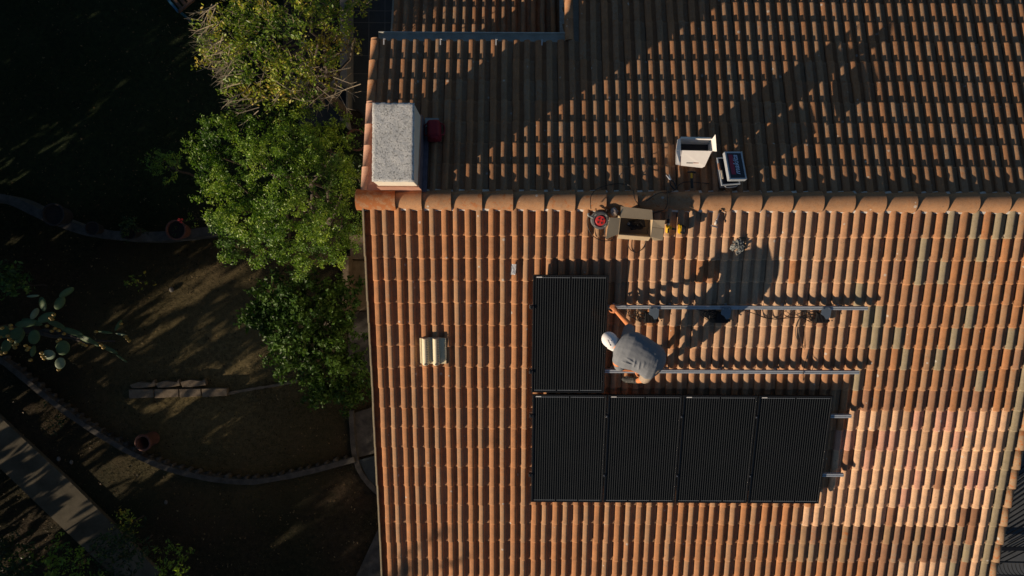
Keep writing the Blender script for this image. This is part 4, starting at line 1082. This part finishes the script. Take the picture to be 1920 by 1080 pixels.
# house-side steps and planter
for k, (y0, y1) in enumerate(((440, 486), (488, 532), (534, 582))):
    flat("garden_step", [(655, y0), (720, y0), (720, y1), (657, y1)], 0, .42-.12*k, M['brick'], None, ["uppermost brick step beside the roof edge", "middle brick step beside the roof edge", "lowest brick step beside the roof edge"][k], "step", "brick steps by the house", .01)
flat("step_wall", [(643, 480), (654, 480), (655, 590), (641, 590)], 0, .62, M['brick'], None, "narrow brick wall flanking the steps by the roof edge", "wall", None, .01)
flat("paving", [(656, 584), (730, 584), (735, 700), (650, 700)], 0, .05, M['concd'])
# terrace upper right of garden
flat("paving", [(560, -60), (760, -60), (760, 235), (560, 235)], 0, .12, M['slate'])
m = MB()
for y in (20, 42, 104, 138, 172): 
    a = atz(652, y, .124); b_ = atz(740, y, .124); m.box(((a.x+b_.x)/2, a.y, .122), (abs(b_.x-a.x), .012, .006), M['grout'])
for x in (662, 692, 722):
    a = atz(x, -20, .124); b_ = atz(x, 230, .124); m.box((a.x, (a.y+b_.y)/2, .1215), (.012, abs(b_.y-a.y), .006), M['grout'])
tag(m.build("paving_joints"), None, kind="structure")
pt = thing("planter", atz(590, 80, 0), "pale masonry planter frame beside the dark terrace, half hidden by the yellowish tree", "planter")
def prel(name, pts, z0, z1, mt, t):
    P_ = [atz(x, y, z1) for x, y in pts]; m = MB(); m.prism([(p.x-t.location.x, p.y-t.location.y) for p in P_], z0, z1, mt); return m.build(name, t, bevel=.01)
MW = stain_concrete("pale_wall", (.14,.14,.125), (.21,.205,.18), 5)
prel("wall_panel", [(637, -50), (651, -50), (651, 156), (637, 156)], 0, .7, MW, pt); prel("wall_panel", [(540, 144), (636.6, 144), (636.6, 156), (540, 156)], 0, .7, MW, pt)
prel("soil_bed", [(530, -50), (636, -50), (636, 143), (530, 143)], 0, .55, M['soil'], pt)
for y in (80, 118): 
    p = atz(569, y, .62); m = MB(); m.ell((p.x-pt.location.x, p.y-pt.location.y, .56), (.07, .07, .08), M['greyp'], 12, 8); m.build("round_stone", pt, smooth=True)  # plain grey round stones in the bed, not lamps
flat("step_wall", [(649, 160), (652, 160), (652, 212), (649, 212)], 0, .5, MW, None, "thin pale wall edge running down from the planter", "wall")
flat("pillar", [(637, 209), (649, 209), (650, 222), (655, 238), (650, 240), (645, 226), (637, 225)], 0, .6, MW, None, "small pale pillar stub beside the dark pot", "pillar", None, .01)
# pots
def pot(px, py, dia, h, mt, label, plant=None, z0=0.0, rim=None):
    c_ = atz(px, py, z0+h); c_.z = z0; t = thing("plant_pot", c_, label, "pot", "garden pots"); r = dia/2
    m = MB(); m.lathe([(0, 0), (r*.68, 0), (r*.92, h*.85), (r, h*.86), (r, h), (r*.88, h), (r*.84, h*.85)], mt, 22); m.build("pot", t, smooth=False)
    m = MB(); m.disc(r*.86, h*.86, M['soil'], 18); m.build("soil", t)
    return t
POTS = []
p1 = pot(99, 402, .48, .42, M['potd'], "largest dark pot on the curved wall, nearest to the left frame edge", z0=.5)
p2 = pot(172, 428, .30, .28, M['potd'], "small dark empty pot on the curved wall", z0=.5)
p3 = pot(241, 433, .36, .3, M['potd'], "pot hidden under a round green plant on the curved wall", z0=.5)
p4 = pot(329, 431, .43, .38, M['terra'], "terracotta pot with a red flower on the curved wall", z0=.5)
p5 = pot(665, 222, .42, .35, M['potd'], "dark round pot beside the house, just above the terracotta one", z0=0)
p6 = pot(668, 262, .48, .38, M['terra'], "terracotta pot beside the house next to the chimney side", z0=0)
# clay pipe
c_ = atz(288, 821, 0); t = thing("clay_pipe", Matrix.Translation(c_) @ Matrix.Rotation(R(4), 4, 'X') @ Matrix.Rotation(R(-6), 4, 'Y'), "hollow terracotta pipe standing on end on the dry lawn", "pipe")
m = MB(); m.lathe([(.15, 0), (.155, .30), (.18, .31), (.19, .38), (.18, .40), (.15, .40), (.135, .36), (.13, .02)], M['terra'], 26); m.build("pipe", t, smooth=True)
c_ = atz(323, 543, .0); m = MB(); m.ell((c_.x, c_.y, .03), (.055, .06, .04), M['conc'], 9, 6); tag(m.build("stone"), "single pale stone on the dark lawn below the curved wall", "stone")
for k, (x, y, r_, lab) in enumerate(((111, 860, .045, "pale pebble nearest the path on the dark lower lawn"), (135, 866, .04, "bluish pebble right of the pale one on the dark lower lawn"), (312, 941, .04, "small white stone on the dark lower lawn"))):
    c_ = atz(x, y, 0); m = MB(); m.ell((c_.x, c_.y, .02), (r_, r_*1.3, .03), M['conc'], 8, 6); tag(m.build("pebble"), lab, "stone")
# garden table corner at top
p0 = atz(334, 22, .72); t = thing("garden_table", Matrix.Translation((p0.x, p0.y, 0)) @ Matrix.Rotation(R(40), 4, 'Z'), "corner of a blue framed table with wooden slats, at the top edge among dark grass", "table")
m = MB(); m.box((.0, .5, .70), (.05, 1.0, .05), M['bluep']); m.box((.5, .0, .70), (1.0, .05, .05), M['wood']); m.box((1.0, .5, .70), (.05, 1.0, .05), M['bluep']); m.box((.5, 1.0, .70), (1.0, .05, .05), M['bluep']); m.build("frame", t)
m = MB()
for q in range(8): m.box((.10+q*.115, .5, .70), (.07, .93, .02), M['wood'])
m.build("slats", t)
for x, y in ((.02, .02), (.98, .02), (.98, .98), (.02, .98)):
    m = MB(); m.box((x, y, .335), (.045, .045, .67), M['bluep']); m.build("leg", t)
# right side terrace
m = MB(); m.box((12.6, 0, 1.95), (9.8, 40, .1), M['slateg']); tag(m.build("terrace"), None, kind="structure")
t = thing("railing", atz(1905, 1066, 3.0), "black metal railing with curved bars at the lower right corner beside the roof", "railing")
m = MB(); o_ = t.location
a = atz(1860, 1053, 3.0)-o_; b_ = atz(1990, 1056, 3.0)-o_; m.tube([a, b_], .016, M['blackp'], 8); a2 = atz(1860, 1078, 2.7)-o_; b2 = atz(1990, 1080, 2.7)-o_; m.tube([a2, b2], .012, M['blackp'], 8)
m.build("rail", t)
m = MB()
for q in range(16):
    x = 1866+q*7.5; p = [atz(x, 1053, 3.0)-o_, atz(x+1, 1062, 2.95)-o_, atz(x+5, 1072, 2.8)-o_, atz(x+13, 1080, 2.65)-o_]; m.tube(bez(p, 4), .008, M['blackp'], 6)
m.build("bars", t)
t = thing("shadow_line_bars", atz(1905, 960, 2.1), "fan of thin dark bars added for the slanting shadow lines on the grey terrace", "shadow_lines"); o_ = t.location
m = MB()
for q in range(17):
    y = 890+q*9.5; sl_ = .95-.022*q
    a = atz(1860, y+25*sl_+8, 2.12)-o_; b_ = atz(1975, y-70*sl_+8, 2.12)-o_; m.tube([a, b_], .012, M['blackp'], 5)  # dark bars stand in for shadow lines cast on the terrace
m.box((atz(1920, 1029, 2.13)-o_).to_tuple(), (1.6, .07, .03), M['blackp'])
m.build("slats", t)

# ================================================================ PLANTS
def leaves_mesh(name, C, Nn, size, cols, mt, parent=None, aspect=.45, fold=.25, flatness=.5):
    """C: Nx3 leaf centres, Nn: Nx3 preferred facing, size: N, cols: Nx3"""
    n = len(C)
    d = rng.normal(size=(n, 3)); nrm = Nn*flatness+rng.normal(size=(n, 3))*(1-flatness); nrm /= np.linalg.norm(nrm, axis=1, keepdims=True)+1e-9
    t = np.cross(nrm, d); t /= np.linalg.norm(t, axis=1, keepdims=True)+1e-9; b = np.cross(nrm, t)
    s = size[:, None]
    V = np.empty((n, 6, 3)); w_ = s*aspect*.5
    V[:, 0] = C-t*s*.5; V[:, 1] = C-t*s*.12+b*w_+nrm*w_*fold; V[:, 2] = C+t*s*.2+b*w_*.8+nrm*w_*fold
    V[:, 3] = C+t*s*.5; V[:, 4] = C+t*s*.2-b*w_*.8+nrm*w_*fold; V[:, 5] = C-t*s*.12-b*w_+nrm*w_*fold
    base = (np.arange(n)*6)[:, None]
    loops = np.concatenate([base+np.array([[0, 3, 2, 1]]), base+np.array([[0, 5, 4, 3]])], axis=1).reshape(-1)
    me = bpy.data.meshes.new(name); me.vertices.add(n*6); me.vertices.foreach_set("co", V.reshape(-1))
    me.loops.add(n*8); me.loops.foreach_set("vertex_index", loops.astype(np.int32))
    me.polygons.add(n*2); me.polygons.foreach_set("loop_start", (np.arange(n*2)*4).astype(np.int32)); me.polygons.foreach_set("loop_total", np.full(n*2, 4, dtype=np.int32))
    me.update(calc_edges=True); me.validate()
    a = me.attributes.new("tint", 'FLOAT_COLOR', 'FACE'); cc_ = np.ones((n, 2, 4), dtype=np.float32); cc_[:, :, :3] = cols[:, None, :]
    a.data.foreach_set("color", cc_.ravel()); me.materials.append(mt)
    o = bpy.data.objects.new(name, me); COL.objects.link(o)
    if parent: o.parent = parent
    return o
def crown_points(lobes, per, twig, spread, upbias=.35):
    """lobes: (centre Vector, radius). Leaf sprays on uneven shells"""
    P_ = []; Nn = []; TW = []
    for c, r in lobes:
        k = int(twig*(r/.5)**2)
        for _ in range(k):
            d = rng.normal(size=3); d[2] += upbias; d /= np.linalg.norm(d)
            rr = r*(rng.random()**.30)*(.80+.80*noise.noise(Vector((c.x*3+d[0]*1.6, c.y*3+d[1]*1.6, c.z+d[2]*1.6)))+.1)
            s = np.array(c)+d*rr; s[2] = c.z+(s[2]-c.z)*.8
            out = d+np.array((0, 0, .5)); out /= np.linalg.norm(out)
            ln = spread*rng.uniform(.6, 1.5); TW.append((s, s+out*ln))
            m_ = max(3, int(per*rng.uniform(.5, 1.4)))
            f = rng.random(m_)[:, None]
            q_ = s+out*ln*f+rng.normal(size=(m_, 3))*spread*.33*(1-.4*f)
            P_.append(q_); Nn.append(np.tile(out, (m_, 1)))
    return np.concatenate(P_), np.concatenate(Nn), TW
def palette(P_, cols, sc=2.2, jit=.22):
    n = len(P_); a = np.array([noise.noise(Vector(p)*sc) for p in P_[::1]])*.9+.5; a = np.clip(a+rng.normal(size=n)*.18, 0, 1)
    c = np.array(cols); idx = a*(len(c)-1); i0 = np.floor(idx).astype(int); i1_ = np.minimum(i0+1, len(c)-1); f = (idx-i0)[:, None]
    return (c[i0]*(1-f)+c[i1_]*f)*(1+rng.normal(size=(n, 1))*jit).clip(.4, 1.7)
def limb(m, a, b, r0, r1, mt, wob=.06):
    a = Vector(a); b = Vector(b); L_ = (b-a).length
    pts = [a+(b-a)*f+Vector(rng.normal(size=3))*wob*L_*math.sin(math.pi*f)*.5 for f in np.linspace(0, 1, 7)]
    m.tube(pts, list(np.linspace(r0, r1, 7)), mt, 7)
def tree(name, base, lobes, per, twigs, spread, leafsz, cols, label, bark, cat="tree", asp=.42, trunk_r=.10, group=None, twigmesh=0, flat_=.5, limbs=True, lm='leaf'):
    t = thing(name, base, label, cat, group); off = Vector(base)
    P_, Nn, TW = crown_points(lobes, per, twigs, spread)
    sz = leafsz*rng.uniform(.65, 1.25, len(P_)); c = palette(P_, cols)
    o = leaves_mesh("crown", P_-np.array(off), Nn, sz, c, M[lm], t, asp, .25, flat_)
    m = MB(); zc = min(l[0].z for l in lobes)
    fork = Vector((0, 0, max(.15, (zc-off.z)*.45)))
    if limbs:
        limb(m, (0, 0, -.05), fork, trunk_r, trunk_r*.75, bark, .04)
        for l, r in lobes: limb(m, fork, l-off, trunk_r*.32, .006, bark, .12)
    else: limb(m, (0, 0, -.05), fork, trunk_r, trunk_r*.6, bark, .04)
    m.build("trunk", t, smooth=True)
    if twigmesh:
        m = MB()
        for q in range(100):         # bare twigs fanning out of the left and lower fringe
            a0 = rng.uniform(0, 1); px_ = 372+80*a0**1.5+rng.uniform(-6, 14); py_ = 30+170*a0+rng.uniform(-22, 22)
            if q > 70: px_ = rng.uniform(470, 665); py_ = rng.uniform(120, 200)
            p = atz(px_+14, py_-4, rng.uniform(4.0, 4.9))-off; d = Vector((-1, -.45 if q < 71 else -.9, rng.uniform(-.3, .5)))+Vector(rng.normal(size=3))*.4; d.normalize()
            if q > 70 and q % 2: d.x *= -1
            ln = rng.uniform(.16, .38); e_ = p+d*ln; k_ = p+d*ln*.5+Vector(rng.normal(size=3))*.03
            m.tube([p-d*.15, k_, e_], [.007, .005, .002], M['twig'], 4)
            for s_ in (-1, 1):
                d2 = (d+d.cross(Vector((0, 0, 1)))*s_*rng.uniform(.4, .9)).normalized(); m.tube([k_, k_+d2*ln*.28, k_+d2*ln*.5+Vector((0, 0, .02))], [.004, .003, .0015], M['twig'], 4)
        for (a, b_) in [TW[i] for i in rng.choice(len(TW), min(twigmesh, len(TW)), replace=False)]:
            a = Vector(a)-off; b_ = Vector(b_)-off; b_ = a+(b_-a)*rng.uniform(.8, 1.5); m.tube([a, a.lerp(b_, .5)+Vector(rng.normal(size=3))*.02, b_], [.006, .004, .002], M['twig'], 4)
        m.build("twigs", t)
    return t
def L(px, py, z, rpx): p = atz(px, py, z); return (p, rpx*(CZ-z)/FPX)
GR = [(.040,.095,.014), (.090,.175,.020), (.150,.250,.030), (.24,.33,.040)]
GY = [(.06,.115,.014), (.12,.205,.022), (.21,.29,.032), (.31,.34,.040), (.42,.32,.05)]
GB = [(.024,.055,.012), (.042,.090,.018), (.070,.130,.024)]
GD = [(.012,.026,.008), (.022,.045,.012), (.035,.070,.018)]
B_ = [L(430,262,4.2,48), L(510,300,4.7,62), L(600,300,4.5,62), L(402,335,4.1,38), L(455,400,4.3,62), L(550,390,4.8,72), L(625,400,4.3,48), L(520,450,4.2,55), L(440,452,3.9,42), L(605,458,4.1,50),
      L(385,285,4.1,30), L(555,240,4.2,45), L(635,255,4.1,38), L(650,330,4.1,32), L(415,385,4.2,36), L(575,490,3.9,32), L(655,440,3.9,28), L(480,255,4.3,34)]
cb_ = atz(530, 375, 4.3); cb_.z = 0
tree("leafy_tree", cb_, B_, 40, 82, .12, .047, GR, "dense round green tree touching the roof edge, below the yellowish one", M['bark'], trunk_r=.13)
S_ = [L(312,315,2.6,24), L(332,300,2.7,18), L(292,300,2.4,16)]
cs_ = atz(312, 312, 1.5); cs_.z = 0
tree("small_tree", cs_, S_, 14, 110, .12, .06, GR, "small sprawling sapling left of the dense green tree", M['bark'], trunk_r=.03)
A_ = [L(430,60,4.4,48), L(500,45,4.7,55), L(565,60,4.7,55), L(625,35,4.5,42), L(420,115,4.2,42), L(480,125,4.6,52), L(545,140,4.6,50), L(598,118,4.5,42), L(655,20,4.4,34), L(520,190,4.3,36), L(455,195,4.1,32), L(590,175,4.3,30), L(395,70,4.1,30), L(660,60,4.2,18), L(470,0,4.4,50), L(570,0,4.6,50), L(620,90,4.3,28)]
ca_ = atz(530, 90, 4.5); ca_.z = 0
tree("fruit_tree", ca_, A_, 18, 58, .16, .062, GY, "sparse yellowish tree with bare pale twigs at the top left of the roof", M['bark'], trunk_r=.12, twigmesh=800)
C_ = [L(520,560,1.9,42), L(580,560,2.1,48), L(640,560,1.9,38), L(500,600,1.7,36), L(560,620,2.0,50), L(630,625,1.8,42), L(540,665,1.7,38), L(610,680,1.7,46), L(660,690,1.6,30), L(600,728,1.4,36), L(655,735,1.4,34), L(690,720,1.4,20), L(485,590,1.5,22)]
cc3 = atz(590, 630, 1.6); cc3.z = 0
tree("laurel_bush", cc3, C_, 20, 90, .15, .085, GB, "broad dark glossy bush in the shade between the dense tree and the dry lawn", M['bark'], "bush", .5, .07, lm='leafdark')
def bush(px, py, z, r, per, tw, sz, cols, label, asp=.4, name="shrub", n=3, cat="bush", lm='leaf'):
    lob = [L(px+random.uniform(-r, r)*.5, py+random.uniform(-r, r)*.5, z*random.uniform(.7, 1), r*random.uniform(.5, .8)) for _ in range(n)]
    b_ = atz(px, py, z*.7); b_.z = 0
    return tree(name, b_, lob, per, tw, sz*1.7, sz, cols, label, M['bark'], cat, asp, .02, lm=lm)
bush(25, 535, 1.5, 34, 12, 80, .10, [(.03,.07,.015), (.07,.14,.03), (.11,.20,.04)], "bright leafy shrub at the left frame edge above the cactus")
bush(255, 528, .5, 20, 7, 40, .08, GY, "small yellowish weed with reddish tips on the dark lawn")
bush(40, 1045, 1.3, 55, 10, 60, .09, GD, "dark shrub in the lower left corner")
bush(130, 1060, 1.5, 60, 9, 60, .08, GR, "shrub with a few pale sprigs at the bottom edge left of the path end")
bush(240, 1035, 1.4, 60, 9, 60, .08, GD, "dark shrub overhanging the lower end of the concrete path")
bush(325, 1060, 1.3, 42, 9, 50, .08, GR, "low shrub at the bottom edge right of the path end")
bush(240, 985, .9, 26, 6, 50, .09, GY, "small pale leaved shrub beside the lower path edge")
bush(242, 430, 1.05, 17, 14, 110, .06, GD, "round green plant sitting on the curved wall", n=4, cat="plant", name="potted_plant")
bush(328, 432, .95, 13, 8, 90, .05, GD, "low dark foliage filling the terracotta pot on the curved wall", n=2, cat="plant", name="potted_plant")
bush(662, 330, 1.6, 26, 10, 60, .10, GD, "dark shoots growing between the dense tree and the roof edge", cat="plant")
bush(365, 408, .8, 14, 8, 60, .06, GY, "trailing sprigs behind the flowering pot", n=2, cat="plant")
bush(110, 790, .25, 30, 6, 30, .07, GD, "sparse weeds between the path and the curved edging wall", cat="plant")
c_ = atz(338, 413, 1.1); m = MB()
for q in range(9): m.ell((c_.x+random.uniform(-.04, .04), c_.y+random.uniform(-.04, .04), c_.z+random.uniform(-.03, .03)), (.022, .022, .015), M['flower'], 7, 5)
m.tube([(c_.x, c_.y, .7), (c_.x, c_.y, 1.1)], .006, M['bark'], 5)
tag(m.build("flower"), "red blossom rising from the terracotta pot on the curved wall", "flower")
# prickly pear
cp = atz(70, 615, 0); cac = thing("prickly_pear", cp, "sprawling prickly pear cactus with orange yellow fruit at the left edge", "cactus")
def pad(px, py, z, lx, ly, ang, pale=False, tilt=.5):
    p = atz(px, py, z)-cp; s_ = (CZ-z)/FPX
    rot = Matrix.Rotation(R(-ang), 3, 'Z') @ Matrix.Rotation(tilt, 3, 'X')
    m = MB(); m.ell(p, (lx*s_, ly*s_, .022), M['padlit'] if pale else M['pad'], 16, 8, rot=rot); return m.build("pad", cac, smooth=True)
for a in ((80,570,2.2,14,10,75,0,.4), (62,555,2.3,12,3.5,-5,1,1.2), (112,568,2.1,14,8,-60,0,.5), (125,548,2.2,16,7,-35,0,.8), (65,588,2.0,12,6,-60,1,.9), (88,595,1.9,18,9,-25,0,.5),
          (48,607,1.9,20,8,-10,0,.6), (30,625,1.8,16,9,-40,0,.5), (37,633,1.7,15,6,-60,0,.7), (8,622,1.7,12,9,-80,0,.4), (64,632,1.9,14,10,-80,0,.3), (62,658,1.8,11,5,-80,0,.8), (118,652,1.9,14,12,-85,0,.3),
          (92,665,2.0,12,10,-10,1,.3), (113,681,2.0,11,9,-80,1,.3), (105,608,1.7,18,8,20,0,.6), (135,622,1.4,22,8,15,0,.6), (160,635,1.2,20,8,20,0,.6), (172,640,1.0,18,7,30,0,.7), (198,623,1.2,14,4,5,0,1.0),
          (222,610,1.3,12,4,-60,0,1.0), (228,627,1.1,12,3,10,1,1.2), (205,655,.9,18,7,25,0,.7), (228,672,.8,14,3,35,0,1.1), (12,648,1.6,14,8,-70,0,.6), (60,604,1.6,20,8,10,0,.6)):
    pad(*a[:6], pale=bool(a[6]), tilt=a[7])
m = MB()
for x, y, z in ((20,610,2),(21,616,2),(14,630,1.9),(18,636,1.9),(22,640,1.9),(26,647,1.9),(31,646,1.9),(28,652,1.9),(48,648,2),(54,652,2),(51,656,2),(57,675,1.8),(78,662,2.05),(80,668,2.05),(83,672,2.05),(95,596,2.1),(98,599,2.1),(101,590,2.1),
                (88,611,1.9),(103,616,1.8),(110,620,1.8),(97,621,1.8),(120,626,1.6),(108,640,1.9),(112,636,1.9),(150,643,1.4),(156,646,1.4),(161,648,1.4),(190,647,1.2),(194,652,1.2),(227,607,1.3),(235,631,1.2),(238,635,1.2),(242,639,1.2),(0,660,1.7),(3,663,1.7),(10,661,1.7),(110,693,1.9),(180,622,1.3),(4,615,1.8),(0,632,1.8)):
    p = atz(x, y, z)-cp; m = MB(); m.ell(p, (.038, .033, .042), M['fruit'], 8, 6); m.build("fruit", cac, smooth=True)
m = MB()
limb(m, (0, 0, 0), Vector((-.2, .1, 1.6)), .09, .06, M['bark']); limb(m, (0, 0, .3), atz(160, 635, 1.1)-cp, .06, .04, M['bark']); limb(m, (0, 0, .5), atz(215, 640, 1.0)-cp, .05, .02, M['bark'])
m.build("trunk", cac, smooth=True)

# grass: one mass of short blades over the garden
def grass(n, zone, cols, h, label):
    pts = []
    while len(pts) < n:
        x = rng.uniform(-12.5, -2.0); y = rng.uniform(-7, 7)
        v = noise.noise(Vector((x*.55, y*.55, 2)))+.5*noise.noise(Vector((x*2.1, y*2.1, 5)))
        if rng.random() < .35+.9*v: pts.append((x, y))
    P_ = np.zeros((n, 3)); P_[:, :2] = np.array(pts); hh = h*rng.uniform(.5, 1.4, n); P_[:, 2] = hh*.35
    up_ = rng.normal(size=(n, 3))*.55; up_[:, 2] = rng.uniform(.3, 1, n)
    # thin blades: leaf quads facing sideways
    c = palette(P_, cols, 1.2, .3)
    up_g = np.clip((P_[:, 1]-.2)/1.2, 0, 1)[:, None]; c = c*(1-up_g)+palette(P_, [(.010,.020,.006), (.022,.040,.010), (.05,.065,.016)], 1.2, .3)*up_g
    o = leaves_mesh("grass", P_, rng.normal(size=(n, 3)), hh*1.6, c, M['grass'], None, .10, .1, .5)
    return tag(o, label, None, None, "stuff")
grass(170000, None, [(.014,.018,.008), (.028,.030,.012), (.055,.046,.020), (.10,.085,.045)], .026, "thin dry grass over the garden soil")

# fallen leaves and crumbs over the garden
n = 5200; P_ = np.zeros((n, 3)); P_[:, 0] = rng.uniform(-12, -2.2, n); P_[:, 1] = rng.uniform(-6.8, 6.8, n); P_[:, 2] = .012
up_ = np.tile(np.array((0, 0, 1.0)), (n, 1))
o = leaves_mesh("leaf_litter", P_, up_, rng.uniform(.02, .06, n), palette(P_, [(.04,.028,.016), (.10,.065,.03), (.19,.14,.075)], 3, .4), M['grass'], None, .5, .1, .8)
tag(o, "small fallen leaves scattered over the garden soil", None, None, "stuff")

# ================================================================ TREES BEYOND THE LEFT FRAME EDGE (they shade the garden)
def hedge_tree(x, y, z1, r, label, seed):
    lob = []
    zz_ = .9
    while zz_ < z1-.5:
        f = (zz_-.9)/(z1-1.3); rr = r*(1-.45*f*f)
        for q in range(3):
            a = random.uniform(0, 6.28); lob.append((Vector((x+math.cos(a)*rr*.45, y+math.sin(a)*rr*.45, zz_+random.uniform(-.2, .2))), rr*.75))
        zz_ += .75
    dn = 3 if -8.9 < y < -4.6 else (7 if -.6 < y < 1.6 else 12)  # unseen foliage thinned along these stretches to let sun reach the lawn
    return tree("boundary_tree", (x, y, 0), lob, 9, dn, .34, .26, GD, label, M['bark'], trunk_r=.13, asp=.6, group="trees beyond the left frame edge", lm='leafdark')
k = 0
hy = -19.0
while hy < 7.5:
    hedge_tree(-14.6-.6*math.sin(k*2.1), hy, 5.3+.35*math.sin(k*1.7), 1.25, "tall dark boundary tree standing beyond the left side of the garden", k)
    hy += 2.05; k += 1
tl_ = [(Vector((-13.2, -11.9, 8.0)), .75), (Vector((-13.0, -11.3, 7.4)), .6), (Vector((-13.4, -12.4, 7.2)), .7), (Vector((-13.1, -11.9, 6.2)), .8), (Vector((-13.2, -12.6, 7.9)), .5)]
tl_ = [(c_-Vector((0, 0, .5)), r_) for c_, r_ in tl_]
tree("tall_tree", (-13.2, -12, 0), tl_, 7, 5, .3, .18, GD, "slender tall tree rising above the boundary trees, whose tip shades the lower roof", M['bark'], trunk_r=.12, asp=.6, lm='leafdark')
print("objects", len(bpy.data.objects))
